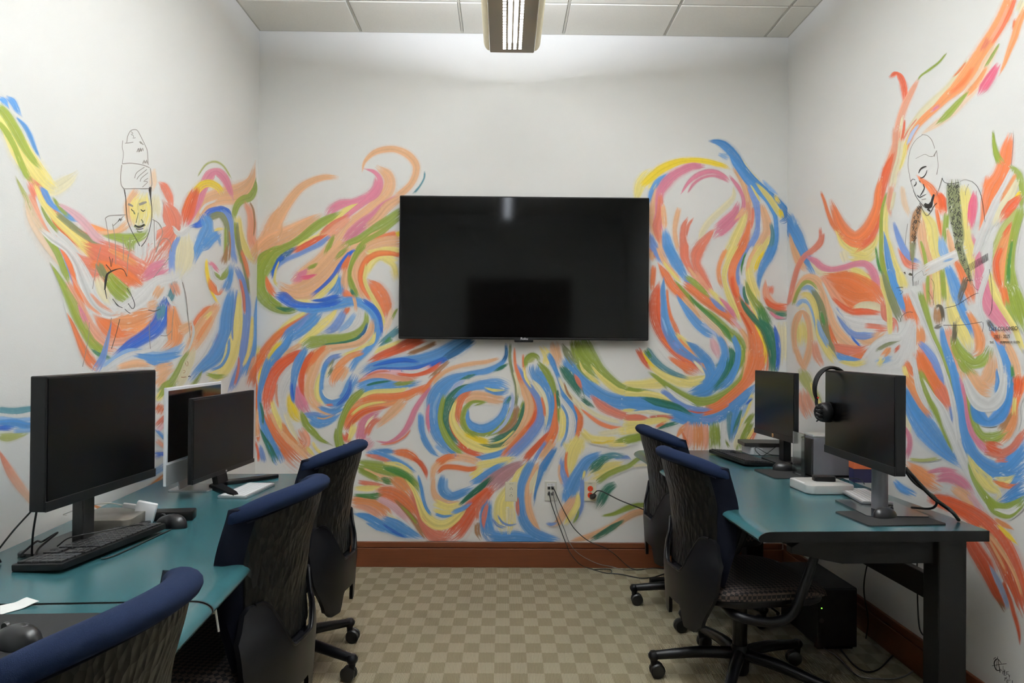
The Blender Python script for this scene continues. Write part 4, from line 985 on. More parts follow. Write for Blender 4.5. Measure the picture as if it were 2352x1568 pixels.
mL.script(0, 500, 3.92, '''
S 560 280 60 720 420 140 900 480 240 1100 500 330 1300 480 350 1420 300 220
S 760 260 60 900 330 160 1080 420 220 1260 520 220 1330 560 140
O 850 420 70 1000 450 90 1150 530 90 1250 600 60
K 1300 540 60 1400 480 140 1500 430 100
o 1000 300 30 1120 360 50 1220 420 40
s 610 600 40 680 740 90 740 900 110 820 1040 120 920 1140 120 1030 1180 90
o 900 900 80 1020 960 200 1150 980 260 1300 930 220 1430 850 100
O 870 890 40 960 980 120 1080 1070 140 1200 1050 100
s 980 1120 60 1120 1110 60 1230 1060 40
G 405 175 14 480 260 50 540 360 60 580 470 60 610 570 20
P 500 200 20 560 300 35 600 400 35 640 520 30 660 600 10
O 560 290 30 620 400 50 670 520 60 700 640 50 760 740 40 800 800 20
G 470 440 10 540 560 40 600 680 60 650 780 80 700 900 80 760 1020 70 820 1120 70 900 1200 90 960 1240 40
g 600 640 10 660 760 20 720 880 20 780 1000 14
T 830 1190 14 890 1230 30 960 1255 30 1000 1260 20
K 710 800 14 740 870 40 770 940 40
O 610 880 8 650 960 24 700 1080 40 750 1190 60 810 1290 80 870 1350 70
W 380 120 30 470 190 60 600 280 60 690 400 80 760 560 120 830 720 140 900 810 120 990 860 90 1080 850 60
s 640 520 10 720 660 20 800 790 24 900 870 14
s 820 690 16 900 780 30 1000 840 20
G 960 500 60 1020 600 120 1100 680 130 1170 750 60
E 890 430 60 930 510 60 960 560 40
c 880 560 60 920 660 90 980 760 70
W 1080 840 80 1170 790 110 1270 720 130 1360 620 100 1450 560 80 1560 540 60 1650 480 60
c 1650 180 120 1640 330 180 1620 430 160 1600 520 80
W 1560 90 20 1600 140 40 1650 130 60 1700 90 40
P 1600 190 30 1560 280 40 1545 380 50 1545 480 40
t 1570 600 50 1540 700 50 1500 760 60
F 1440 630 60 1400 700 60
s 1560 600 60 1590 680 60
D 1490 740 60 1470 830 110 1440 930 120 1380 1010 120 1280 1080 100 1180 1140 90 1090 1200 60 1020 1250 30
t 1450 800 70 1440 900 60
F 1340 790 60 1400 770 60
o 1540 800 60 1560 930 100 1580 1030 140 1560 1130 100 1480 1190 60
F 1640 1010 80 1720 960 50
W 1500 700 14 1540 770 20 1600 790 14
O 1950 800 20 1860 830 50 1800 900 60 1750 980 50 1740 1040 30
F 1950 790 60 1900 860 80 1850 940 110 1790 1040 120 1730 1150 90 1680 1230 60
o 1900 900 20 1830 1000 36 1760 1120 30
y 1900 850 20 1850 900 30
W 1730 950 10 1740 1030 16 1720 1120 14 1680 1220 8
S 1960 1060 20 1940 1150 30 1890 1230 20 1800 1310 14
W 1900 1130 50 1850 1230 60 1780 1320 50 1700 1400 50
Y 1855 380 10 1860 480 24 1880 580 24 1910 680 14 1960 770 10
O 1880 560 20 1920 640 70 1960 690 70 2000 650 40
B 2030 640 60 2060 560 50 2080 440 40
G 1930 500 20 1980 550 60 2030 500 40 2050 440 14
K 1880 400 24 1920 430 26 1960 480 20
W 1900 430 10 1930 530 14 1990 570 14
W 2020 440 14 1990 460 10
H 2010 400 50 2030 330 30 2040 250 10
B 2080 660 40 2060 770 80 2040 900 100 2030 1030 110 1990 1150 130 1930 1250 120 1850 1320 90 1780 1380 60 1720 1450 40
y 2150 700 30 2140 850 60 2140 1000 90 2100 1150 110 2060 1280 100 2000 1380 90 1900 1440 90
B 2060 1090 14 2050 1220 20 1990 1330 20 1900 1370 14
G 1870 1410 20 1950 1430 40 2030 1420 20
P 2130 650 10 2110 800 12 2090 960 12 2090 1100 10
P 2140 480 40 2190 600 50 2220 760 56 2220 900 60 2210 1040 60 2190 1180 60 2180 1300 70 2130 1420 60 2080 1540 50
S 2110 1500 14 2140 1380 18 2150 1250 10
S 2160 560 14 2190 700 20 2200 860 14
E 2130 60 20 2150 250 30 2190 400 34 2220 550 24 2240 680 10
O 2170 300 20 2210 420 30 2235 540 20
B 2310 740 10 2310 860 40 2300 1000 44 2290 1110 50 2250 1260 60 2200 1400 50
y 2270 900 20 2260 1060 30 2240 1200 30 2190 1330 20
F 2290 1280 50 2240 1400 30
O 2340 1310 60 2290 1400 70 2260 1500 70
P 990 980 10 960 1120 30 920 1260 50 870 1360 70
b 960 1330 50 1060 1260 60 1170 1210 60 1300 1220 50 1440 1250 70 1560 1210 70 1640 1150 40
W 950 1360 30 1050 1290 40 1160 1230 30 1300 1200 30 1400 1160 50 1460 1090 40
B 1240 1240 30 1380 1260 50 1500 1250 60 1600 1230 40
F 1080 1340 40 1220 1310 60 1340 1320 40
B 1320 1290 20 1430 1320 40 1530 1310 40
F 1410 1400 120 1470 1370 110 1540 1340 70
F 1420 1500 60 1480 1430 60
G 1690 1210 20 1650 1290 50 1610 1390 70 1550 1480 70 1480 1520 60 1430 1560 40
c 1740 1200 30 1700 1300 70 1640 1440 70 1590 1520 60
G 1810 1390 10 1770 1460 30 1720 1520 30
''')
mL.script(0, 820, 3.5636, '''
y 1330 280 40 1290 340 40
G 1370 220 40 1320 300 30 1285 340 20
O 1320 400 50 1290 450 60
S 1345 490 30 1290 550 40
k 1330 560 30 1290 600 30
B 1280 600 20 1350 670 24
s 1290 690 30 1350 740 20
D 1280 800 40 1350 790 20
b 1130 1010 20 1250 950 40 1345 895 40
o 1150 1150 20 1220 1080 40 1345 985 50
s 1190 1120 20 1270 1060 40 1350 1010 40
t -10 430 40 100 445 50 200 430 40 295 415 30
W 0 480 40 150 490 40 295 470 30
b 0 500 30 140 515 30 295 500 30
B -10 545 50 120 540 60 220 560 50 295 555 40
D -10 575 36 90 580 36
g -10 650 40 60 655 60 150 640 40 220 620 20
b 120 605 30 220 600 30 290 590 20
S>f 0 780 10 40 860 40 90 950 60 150 1040 60 220 1130 50 295 1220 40
o 760 1210 8 830 1240 20 920 1260 16 960 1240 10
''')
# ---- back wall, left of the television
mB.script(500, 320, 4.704, '''
F 1270 410 40 1150 410 50 1020 450 60 900 520 70 800 630 80 710 760 90 620 900 140 560 1050 160 480 1180 170 440 1290 120
F 650 750 10 600 850 60 540 980 60
F 1100 820 40 1000 880 80 870 970 140 740 1050 180 600 1120 220 500 1200 200 430 1330 120
F 690 930 20 680 1000 40 640 1060 60
F 1565 330 6 1590 240 24 1680 150 45 1800 110 55 1930 110 55 2060 170 65 2140 270 65 2140 370 60 2090 480 55 2000 570 60 1930 620 60
t 2235 350 10 2230 420 8 2180 510 10 2110 590 20
F 1740 310 40 1830 380 90 1860 470 100 1830 570 110 1750 650 100 1650 740 80 1540 830 80 1420 930 110 1330 1060 130 1230 1200 140 1100 1330 120 950 1450 130 850 1540 120
K 1710 430 30 1710 520 70 1660 600 90 1560 640 60 1450 680 60 1330 700 80 1230 760 80 1180 820 60
y 1560 700 20 1460 740 60 1370 790 70 1270 880 60 1180 970 50 1060 1060 30
K 1600 322 6 1690 350 30 1750 420 40 1750 510 60 1700 590 80 1600 670 50 1490 750 45 1390 830 40 1300 900 30
S 1390 830 20 1280 900 60 1200 970 80 1120 1040 60
s 1400 870 50 1300 950 80 1210 1030 80 1120 1090 60
R 1150 1040 20 1050 1090 60 950 1150 90 860 1200 70 800 1240 20
N 830 1180 20 760 1220 60 700 1280 60
P 1190 1060 30 1100 1130 50 1000 1180 40 900 1230 40 800 1270 40 720 1310 36 640 1370 40 600 1440 40 580 1490 30
N 700 1270 60 640 1330 40 590 1440 40
G 1320 790 20 1230 840 60 1120 900 80 1010 980 80 900 1070 70 800 1130 60 700 1180 70 600 1230 110 520 1330 160 450 1470 140 440 1570 130
y 1060 1040 10 960 1090 16 860 1150 14
K 1900 640 40 1780 720 60 1680 830 90 1560 920 110 1460 1010 110 1390 1080 80 1340 1130 40
F 1960 640 60 1840 720 90 1720 860 80 1600 950 50
F 1800 980 60 1650 1060 70 1500 1150 90 1380 1240 110 1290 1330 120 1200 1430 130 1100 1520 130
G 1955 780 50 1850 860 70 1740 930 70 1640 990 50 1530 1070 60 1400 1130 50 1310 1230 80 1260 1290 40
G 1955 860 30 1840 950 40 1720 1040 60 1620 1100 70 1540 1180 70 1480 1280 50 1440 1380 40 1430 1480 60 1460 1560 50
G 1250 1050 30 1200 1160 50 1160 1240 30
O 1930 1020 60 1800 1060 60 1680 1110 50
F 1950 1100 100 1780 1120 110 1640 1180 110 1540 1290 110 1500 1420 110 1500 1560 100
y 1955 1190 40 1830 1180 40 1700 1200 40
y 1900 1300 80 1750 1270 60 1660 1340 60 1610 1450 50
Y 1950 1000 50 1960 1040 40
c 1900 1400 70 1930 1500 60
O 1960 1250 40 1850 1220 50 1720 1230 55 1620 1290 55 1560 1400 50 1550 1500 50 1570 1570 40
D 1470 1200 16 1400 1250 40 1330 1350 40 1270 1450 40 1190 1550 30
O 1430 1260 20 1390 1350 40 1370 1450 30
G 1080 1340 20 1010 1380 40 960 1400 20
K 1060 1450 30 960 1480 90 870 1500 110 810 1530 60
''')
mB.script(560, 560, 5.2267, '''
F 1200 30 150 1080 160 170 960 300 190 830 420 180 700 500 150 560 540 90 440 480 40
F 450 540 40 560 600 90 700 620 120 860 560 120 1000 440 100 1080 330 80 1180 200 60
y 560 670 20 680 690 40 800 680 40
K 760 300 10 690 380 90 640 440 100 580 440 40
M 860 370 14 760 400 50 690 410 40
G 780 290 20 840 270 30 880 240 14
G 1230 60 30 1160 120 50 1100 180 20
G 350 80 60 250 170 130 190 300 130 190 440 120 200 560 130 260 660 130 350 740 110 450 790 80 560 800 70 660 780 30
T 400 760 20 500 790 40 600 780 40
O 270 400 14 290 480 50 330 560 70 380 620 60
G 300 600 20 340 680 60 430 740 50
D 470 150 30 410 220 40 370 300 40 340 400 30
y 420 220 10 380 330 20 370 450 20 420 510 20
B 1160 380 60 1120 470 110 1080 560 130 1010 620 100
B 1160 420 50 1180 560 50 1190 640 40
y 1120 370 30 1070 470 50 980 560 60 900 630 60 840 670 30
D 1310 80 20 1240 150 50 1150 260 40 1080 370 36 1000 460 36 900 550 30 820 610 30
O 1260 160 30 1210 260 60 1190 340 40
F 1230 330 60 1210 450 80 1220 550 70
O 1200 560 60 1240 610 80 1310 640 60
F 1350 200 70 1330 350 60 1370 480 60 1410 590 60 1460 660 50
G 1420 30 70 1350 130 50 1290 260 40 1270 380 36 1290 480 60 1330 570 60 1370 650 40
T 1290 560 30 1330 620 30
s 1380 380 20 1390 500 24 1420 600 20
y 1500 110 60 1700 80 60 1850 100 40
y 1700 180 60 1800 260 50 1830 400 40
O 1860 130 30 1740 110 50 1600 120 60 1480 190 60 1420 290 56 1400 400 56 1420 500 50 1460 580 40 1530 680 30
O 1500 450 40 1580 520 120 1650 620 150 1690 740 150 1710 850 100 1690 960 50
y 1480 260 40 1460 350 40 1450 430 34 1490 540 40 1550 650 44 1620 770 40 1670 900 40 1690 990 20
f 1780 800 50 1740 930 60 1690 1040 60
G 1840 780 16 1780 890 24
y 740 820 20 640 880 50 500 980 50 380 1100 30 280 1220 20
O 820 820 20 720 900 60 580 980 70 440 1070 70 330 1180 80 250 1290 90 180 1400 100 130 1520 100
B 900 820 90 800 920 140 680 1010 150 560 1090 140 470 1180 60
P 780 860 20 700 960 30 600 1050 30
Y 450 1180 60 400 1270 110 330 1370 90 270 1470 70 220 1560 60
B 560 1110 60 500 1220 80 420 1310 90 340 1420 90 280 1540 90
P 1200 820 60 1150 920 80 1080 1010 80 980 1060 40
y 1110 790 20 1040 880 60 950 960 80 860 1040 80 760 1120 50 650 1210 30
O 1250 770 50 1220 830 40
b 1320 860 40 1250 960 60 1150 1040 40
W 1390 790 30 1400 870 70 1360 960 60 1280 1030 40 1180 1070 14
B 650 770 50 800 790 70 900 770 90 1050 740 100 1200 700 110 1320 690 90 1430 720 90 1530 790 90 1590 880 100 1610 1000 100 1590 1110 80 1540 1200 70 1450 1310 60 1350 1400 60 1290 1500 60
D 400 620 60 480 640 110 580 710 90 680 730 60 800 740 50 900 740 50 1000 720 60 1100 690 70
D 830 680 10 960 670 40 1080 640 50 1170 630 20
D 950 740 20 1060 720 60 1160 680 30
D 1450 690 40 1560 770 50 1630 880 40 1650 1000 30 1660 1100 16
F 1320 640 30 1340 720 30 1345 800 20
G 1470 830 30 1470 930 50 1420 1020 60 1330 1090 80 1200 1130 90 1060 1150 110 930 1160 120 820 1180 120 740 1220 90 710 1260 40
T 1450 1040 10 1380 1120 24 1250 1170 20 1100 1190 14 950 1210 10
N 1480 960 20 1440 1060 30 1380 1110 20
F 1540 930 40 1530 1030 60 1470 1120 60 1380 1190 60 1250 1220 50 1100 1240 60 960 1270 80 860 1340 100 790 1450 120 760 1550 130
R 830 1290 20 780 1370 60 730 1460 70 700 1560 70
y 1570 1080 30 1540 1170 50 1450 1220 30 1330 1280 20 1200 1330 20
F 680 1210 40 560 1280 50 480 1350 40
R 700 1270 10 620 1320 60 520 1390 100 430 1470 120 370 1560 120
W 660 1380 40 600 1480 70 540 1560 80
B 740 1270 50 690 1380 60 640 1500 60
P 1150 1340 40 1050 1380 60 980 1460 50 960 1560 40
E 1080 1390 20 1020 1490 40
o 1400 1310 50 1280 1350 60 1180 1430 70 1100 1530 80
t 1850 1030 60 1740 1120 60 1640 1210 60
J 1760 1140 50 1700 1180 30
y 1880 1170 30 1760 1220 40 1640 1260 40 1580 1310 20
R 2150 1160 40 2000 1190 120 1850 1260 90 1700 1320 80 1580 1370 60 1490 1420 30
H 2300 1190 40 2150 1260 40 1980 1320 40
''')
mB.script(560, 760, 5.2267, '''
y 160 200 60 140 330 60
O 200 310 90 120 430 90 90 540 100 70 640 60
Y 240 440 50 200 530 40 190 620 30
O 140 560 10 150 680 30 150 820 40 140 980 40 160 1150 40 170 1320 40
F 160 950 40 150 1100 40 160 1250 40
O 270 960 80 310 1070 130 380 1180 180 470 1290 230 580 1400 260 680 1500 260 760 1570 240
R 640 290 60 560 350 110 460 430 140 370 540 150 320 660 140 290 780 110 280 880 110 270 970 60
F 340 1000 50 420 1130 80 520 1260 90 640 1380 90 760 1500 80
o 480 1120 40 560 1240 60 660 1340 50
B 310 350 80 260 480 80 220 620 60 190 760 40 190 860 40 200 960 40 230 1100 60 280 1240 80 340 1370 90 400 1500 110 430 1570 110
T 200 860 16 230 1000 26 230 1120 12
T 200 1180 8 250 1290 40 310 1400 60 370 1540 70
P 200 1390 30 220 1480 50 240 1560 50
R 140 1330 14 170 1440 20 180 1560 20
y 340 850 30 370 960 50 420 1080 50 450 1190 20
W 640 380 60 560 480 110 490 590 130 450 700 110 440 820 80 480 960 70 520 1080 60 580 1200 50 650 1310 20
c 500 1000 40 560 1150 50 650 1310 20
s 400 640 14 390 740 20 400 840 20 420 920 10
Y 545 760 30 560 860 70 590 960 110 640 1040 90 690 1080 30
K 640 640 60 650 740 90 690 850 120 740 940 110 790 990 60
B 720 250 60 660 360 90 620 480 80 600 600 60 590 720 50 590 820 40 610 870 14
D 575 620 20 580 740 30 600 850 20
o 900 260 60 820 360 110 770 470 110 750 580 90
R 820 280 30 760 370 60 710 480 50 690 600 60 710 720 50 730 790 20
F 1000 230 70 900 330 90 850 460 100 800 600 110 790 720 110 820 820 110 880 900 90 960 960 60 1040 990 40 1140 985 14
O 960 200 50 880 280 60 800 400 60
y 910 520 20 890 620 50 880 720 60 900 810 60 960 870 50
B 1000 380 40 960 460 40 940 560 40 930 660 40 940 760 50 990 840 60 1060 870 80 1150 850 90 1220 770 90 1280 650 100 1330 550 90
W 950 710 20 990 780 24 1070 810 24 1150 790 20
D 1280 600 20 1270 700 40 1220 800 50 1140 880 40 1100 910 10
S 990 885 16 1070 885 20
F 1230 460 60 1180 570 50
o 1190 440 70 1110 520 100 1070 610 80 1080 660 40
E 1070 440 20 1010 540 30
c 1060 390 8 1010 480 14 990 560 14
B 920 920 40 1030 960 50 1120 950 60 1200 900 60
B 750 1010 30 850 1030 70 950 1060 80 1060 1040 70 1150 990 50
B 800 1080 50 880 1130 60 980 1120 40 1080 1080 20
P 740 1000 40 850 990 30 950 1010 30
F 880 1040 10 970 1050 14 1080 1010 10
G 690 970 20 720 1050 60 760 1140 70 840 1220 60 920 1300 40 1040 1360 8
s 700 1200 80 760 1320 90 720 1400 60
y 830 1340 20 880 1420 26 960 1490 20
y 760 1400 30 800 1450 40 850 1490 10
B 1380 650 90 1500 600 80 1650 570 70 1780 590 60
B 1420 720 60 1550 670 90 1700 650 100 1820 650 80 1960 650 50 2100 620 40
T 1480 650 16 1600 620 24 1760 600 12
G 1820 640 30 1930 620 60 2040 610 30
s 1390 600 20 1500 540 40 1650 530 50 1800 560 50 1950 580 40 2080 560 20
k 1480 520 20 1650 490 40 1850 500 40 2050 490 50 2200 440 50
R 1850 520 20 2000 530 30 2150 500 40 2260 450 40
y 1400 790 40 1550 740 60 1700 730 60 1850 720 60 1950 690 30
o 1260 1080 120 1330 980 180 1450 900 170 1600 850 140 1780 820 120 1950 780 90 2100 700 60
F 1900 860 90 1780 980 90 1660 1090 60 1600 1150 30
O 1430 830 40 1560 790 60 1750 790 70 1900 770 60 2050 720 50 2200 650 30
O 1200 1150 60 1250 1050 90 1350 960 80 1480 920 60
y 1300 1000 20 1400 920 30 1540 870 24 1700 850 10
R 1250 1180 40 1330 1060 50 1450 970 50 1600 930 40 1740 910 10
R 1210 1230 60 1230 1290 90 1260 1340 60
y 1270 1290 30 1310 1190 70 1330 1120 60
G 1420 720 50 1330 800 80 1260 890 70 1210 990 60 1170 1100 60 1150 1210 50 1160 1320 60 1190 1430 70
G 1110 1180 16 1100 1270 26 1120 1370 30 1140 1440 20
K 1390 1310 90 1420 1200 110 1450 1090 100 1560 1010 70 1640 970 20
S 1480 1220 60 1530 1120 60 1620 1050 40
k 1450 1380 120 1520 1320 100
c 1450 1170 10 1500 1080 24 1570 1020 20
O 2352 500 16 2250 600 30 2180 700 50 2100 760 40
K 2230 690 20 2150 800 44 2060 940 50 2000 1080 56 1930 1200 46 1830 1290 30 1720 1340 20 1600 1320 10
S 2000 1190 8 1930 1270 14 1800 1340 16 1650 1360 8
''')
mB.script(780, 760, 5.2267, '''
B 1560 110 120 1400 190 160 1200 290 150 1000 350 140 800 370 110 600 390 100 400 430 90 280 500 90
N 1580 110 60 1400 240 80 1250 330 60
D 1260 340 60 1080 410 60 900 450 50 700 460 40 480 460 36 320 530 20
D 400 420 10 560 380 40 760 350 50 940 370 30
B 560 430 10 760 410 14 940 400 10
k 300 560 30 450 490 40 620 490 50 800 490 40 950 480 40 1080 430 40
W 760 480 20 900 490 36 1060 440 30
s 250 600 14 400 540 40 560 540 50 720 570 50 860 580 30
S 320 540 10 450 490 20 600 480 16
R 700 510 16 870 530 30 1020 500 40 1130 450 50 1220 390 40
H 1300 370 30 1180 480 40 1090 560 30
F 1900 330 20 1760 370 36 1600 390 40 1440 420 36 1300 470 40 1180 560 40 1110 640 30
B 2000 180 20 2000 290 30 1960 370 40 1880 430 50 1760 480 60 1640 500 50 1480 540 70 1350 590 110 1230 680 150 1150 800 160 1130 920 140 1130 1040 130 1150 1160 120 1200 1270 120 1280 1370 100 1380 1460 70
N 2000 180 20 2000 290 30 1970 360 30
T 2010 400 14 1940 440 40 1860 480 10
T 1630 520 10 1540 550 40 1460 580 10
b 1200 760 20 1140 900 30 1140 1060 20
L 1480 600 30 1400 660 60 1330 760 40
K 1070 890 20 1055 1000 36 1060 1110 36 1080 1210 20
T 1560 650 30 1440 700 60 1360 790 100 1300 890 110 1270 1000 90 1280 1110 60 1320 1210 50 1380 1310 50 1430 1370 20
G 1250 800 40 1220 930 50 1210 1060 50 1240 1180 60 1300 1300 70 1380 1400 60 1480 1470 30
B 975 1000 50 980 1080 60 985 1170 60 1010 1260 50 1060 1360 50 1130 1460 40 1190 1500 16
B 970 1260 10 1030 1370 20 1110 1470 14
b 1160 1380 30 1240 1440 40 1300 1480 20
F 1500 830 90 1600 780 100 1750 790 100 1900 820 90 1990 830 60
B 1400 790 50 1500 710 70 1620 660 80 1760 640 100 1900 640 120 2010 680 110
B 1780 700 60 1900 740 60 2000 720 50
y 1750 680 10 1850 710 26 1970 705 14
O 1560 740 30 1470 800 70 1420 900 90 1410 1020 80 1450 1120 40
R 1440 1370 50 1550 1440 60 1700 1490 50
R 1325 980 10 1330 1080 30 1370 1200 40 1440 1290 50 1520 1380 60
y 1400 830 14 1370 920 40 1350 1040 60 1390 1160 80 1460 1250 100 1560 1330 120 1700 1390 110 1840 1410 80 1970 1370 60 2070 1300 40
Y 1520 1240 40 1640 1290 60 1780 1340 60
G 1740 850 20 1600 850 30 1520 920 50 1480 1020 50 1490 1120 60 1540 1200 50 1640 1260 40
G 1740 860 8 1620 890 14
G 1600 1210 40 1750 1230 60 1880 1170 80 1980 1070 50
B 1540 960 20 1540 1060 40 1600 1140 80 1720 1170 90 1850 1120 90 1940 1030 70 1990 920 60 2010 830 60 2060 780 20
G 1780 1240 20 1900 1190 60 2000 1080 60
G 2060 950 50 2040 1050 70 1960 1150 70
H 2120 930 60 2110 1050 70 2030 1160 70 1920 1230 60
T 2060 780 20 2000 870 40
L 2070 750 20 2080 870 30 2040 1000 36 1980 1110 34 1900 1190 24 1820 1240 8
G 2210 850 30 2180 950 40 2150 1060 30
T 2220 880 30 2190 1020 50 2150 1130 60 2060 1240 90 1940 1300 100 1820 1320 60
T 2090 1300 14 1960 1360 34 1820 1380 40 1680 1360 10
y 2090 1200 14 1960 1310 22 1830 1350 10
B 1300 1420 30 1450 1510 30 1600 1530 30 1800 1500 60 1960 1450 60 2080 1370 40
T 2050 170 14 2045 320 22 2070 480 20 2110 620 20 2130 760 20 2110 890 20
''')
mB.script(1150, 760, 5.2267, '''
y 540 400 60 560 300 80 500 200 60
F 640 170 90 670 300 110 700 420 70
E 115 160 14 110 330 24 140 490 24 180 640 24 190 780 20 180 900 30
c 170 500 30 210 640 40 220 780 40
O 165 230 14 175 400 24 220 540 44 270 660 60 290 760 40
F 260 620 60 320 730 120 360 860 120 350 1000 120 300 1120 110 230 1230 100 140 1320 90 40 1400 70
O 370 740 20 420 870 40 420 1000 60 370 1120 80 290 1220 80 200 1330 80 110 1420 70 20 1500 60
R 430 960 40 400 1080 60 330 1180 60
P 220 440 20 300 590 50 390 720 60 460 830 80 490 960 90 470 1090 100 400 1200 110 310 1310 110 200 1420 110 90 1520 90
O 270 280 14 275 420 18 300 540 14
B 400 420 120 410 500 180 480 580 180 560 680 160 600 800 120 610 920 100 600 1030 90 570 1140 70 540 1230 50
y 280 450 14 300 560 24 370 660 30
c 390 600 20 440 670 60 500 760 60 540 880 50 550 1000 40 540 1130 20
O 490 800 20 520 920 24 530 1040 20
g 320 360 40 400 340 40
G 300 420 30 310 340 50 370 290 50 440 310 40 460 370 30
G 470 400 40 540 480 70 600 590 70 640 700 50 680 830 50 690 980 40 690 1090 30
T 680 720 20 690 840 30 700 930 20
O 650 760 14 660 900 20 650 1050 50 640 1180 90 590 1300 90 520 1410 80 470 1480 60
O 620 1250 60 560 1370 90
F 620 1340 70 560 1440 80 490 1540 80
R 560 1230 20 480 1330 50 380 1440 60 290 1540 70
P 540 1330 30 460 1450 30 400 1560 30
U 580 290 50 620 370 60 660 470 40 700 570 40 740 700 40 770 790 60 840 880 60 890 990 40 910 1120 40 900 1230 40
W 720 800 30 780 900 60 840 1000 70 860 1120 70 830 1250 80 780 1380 90 710 1500 100
y 730 960 40 750 1080 70 740 1200 60 700 1310 40
B 730 880 20 790 1000 20 800 1120 24 780 1260 20 720 1380 20
O 900 900 40 950 1010 50 950 1120 60 920 1250 40 870 1340 20
c 700 560 30 760 690 40 850 800 50 940 900 50 980 1000 20
H 760 620 10 800 740 20 860 820 16
y 1500 640 60 1700 640 80 1900 620 120 2000 600 90
B 780 330 80 850 450 120 950 570 130 1060 680 150 1180 770 150 1320 830 150 1500 860 150 1700 880 150 1880 920 140 2050 990 130 2200 1040 130 2352 1060 120
G 890 150 100 930 330 120 1020 470 110 1130 570 90 1180 600 40
G 950 110 170 1000 230 200 1080 340 160 1180 460 110 1300 580 100 1430 670 80 1570 720 60 1720 720 40 1850 730 20
E 750 180 30 800 270 80 870 380 60
y 945 370 10 990 470 30 1090 560 40 1180 630 40
y 1100 430 14 1190 540 40 1300 640 60 1420 720 60 1600 760 60 1800 790 60 1950 830 50 2060 860 20
T 730 430 50 800 520 100 870 610 100 930 700 90 970 780 60
T 980 810 40 1050 870 40 1110 910 20
T 1700 810 40 1850 850 100 2000 890 80 2140 940 60 2290 1000 20
S 890 530 20 930 600 50 970 690 20
S 1110 800 40 1220 900 100 1350 970 90 1500 1020 80 1650 1040 60 1750 1050 20
y 1460 950 20 1550 950 36 1620 945 10
c 1530 990 20 1700 970 30 1850 970 40 2050 1000 20
S 1800 1030 20 1950 1020 40 2060 1030 20
c 960 860 20 1100 980 40 1260 1050 40 1420 1090 30
O 970 940 8 1080 1030 30 1200 1110 40 1350 1160 40 1480 1160 20
y 1500 1090 60 1700 1090 50 1900 1060 30
c 1200 1230 40 1400 1200 60 1600 1140 60
y 1000 1230 30 1100 1290 60 1250 1310 80 1400 1300 60
y 1450 1200 80 1650 1180 80
y 1300 1350 60 1500 1350 60
G 1400 1320 30 1550 1290 80 1680 1270 70 1750 1270 40
Y 1080 1330 10 1200 1340 20 1350 1310 20
G 1810 505 14 1880 560 34 1990 650 44 2100 740 50 2220 820 80 2352 850 100
P 1960 740 40 2080 820 60 2200 880 60 2320 900 40
''')
mB.script(720, 960, 4.3556, '''
B 550 350 30 680 330 40 800 330 40
B 600 340 40 700 380 60 820 430 60 920 480 50 1000 530 30
S 540 370 20 640 390 40 760 430 30
G 460 460 80 560 480 100 680 500 110 800 530 110 900 570 100 980 630 80 1040 700 60 1070 760 30
J 720 500 30 830 530 60 930 580 50 1010 650 40
F 520 520 30 640 580 50 760 620 60
G 460 520 40 560 570 50 660 620 40
J 690 610 40 750 630 60 800 650 20
o 780 600 40 860 650 110 930 720 90 990 790 60
y 720 450 20 830 460 40 920 500 36 1000 560 20
O 820 340 40 920 350 70 1000 390 60 1070 450 20
R 1000 400 20 1070 450 40 1120 530 36 1130 600 10
S 470 640 30 580 660 40 700 680 30
y 430 700 30 540 700 50 660 690 30
s 420 840 90 540 870 110 640 930 110 710 1010 60
o 420 820 60 560 830 60 680 880 80 760 960 60
k 660 800 60 780 850 90 880 930 90 970 1030 60
O 640 740 60 740 740 110 840 780 120 930 850 110 1000 930 90 1050 1010 60
J 430 770 20 560 780 40 640 780 60 690 770 20
H 830 830 20 920 920 40 1000 1010 50 1060 1100 50 1120 1180 50
G 880 880 10 970 970 20 1030 1050 14
c 750 960 20 850 1040 40 950 1120 20
B 430 960 20 540 990 60 650 1050 70 760 1110 60 860 1150 60 960 1190 20
B 720 1010 50 830 1060 80 930 1120 70 1020 1170 50 1090 1200 20
D 700 1060 10 800 1130 24 920 1190 10
B 540 1050 10 640 1100 30 740 1140 10
S 980 760 30 1030 860 40 1070 970 60 1120 1070 90 1200 1160 120 1300 1190 110 1390 1190 90
R 1800 690 60 1720 760 100 1640 840 120 1560 930 140 1490 1030 160 1420 1120 170 1350 1190 130
y 940 630 14 1000 710 30 1040 800 40 1080 900 60 1130 990 90 1220 1060 90 1330 1060 80 1430 990 70 1520 900 30
B 1050 580 14 1080 700 24 1100 810 24 1130 900 24 1180 970 20
F 1190 600 30 1210 500 50 1290 430 60 1400 390 60 1530 400 60 1650 440 60
O 1260 440 60 1340 390 50 1430 380 30
O 1250 540 20 1310 490 40 1430 490 40 1560 510 40 1660 490 30
F 1200 620 30 1200 720 40 1240 800 60 1330 850 60 1430 840 40
y 1240 850 60 1350 890 60 1450 870 60
y 1220 920 30 1320 950 50 1440 930 30
B 1290 590 40 1280 680 60 1310 750 70 1390 780 70 1500 740 60 1580 700 40
b 1330 620 24 1330 700 30 1380 760 40
y 1660 470 60 1780 450 60 1900 430 70 2000 400 30
y 1600 580 60 1680 520 60
B 1600 640 40 1700 590 70 1820 520 80 1920 460 60
B 1400 940 40 1500 900 40 1570 850 20
B 1230 960 20 1300 980 20 1400 970 10
m 1700 660 60 1830 590 100 1950 520 90
T 1480 850 20 1560 780 40 1660 700 50 1760 620 40 1840 560 20
B 1730 870 80 1720 1000 90 1740 1120 110 1800 1200 110
S 1640 1000 20 1640 900 40 1690 830 50 1740 760 40
H 1640 1060 40 1640 1140 40 1670 1200 20
R 1730 880 20 1710 980 30 1700 1080 20
''')
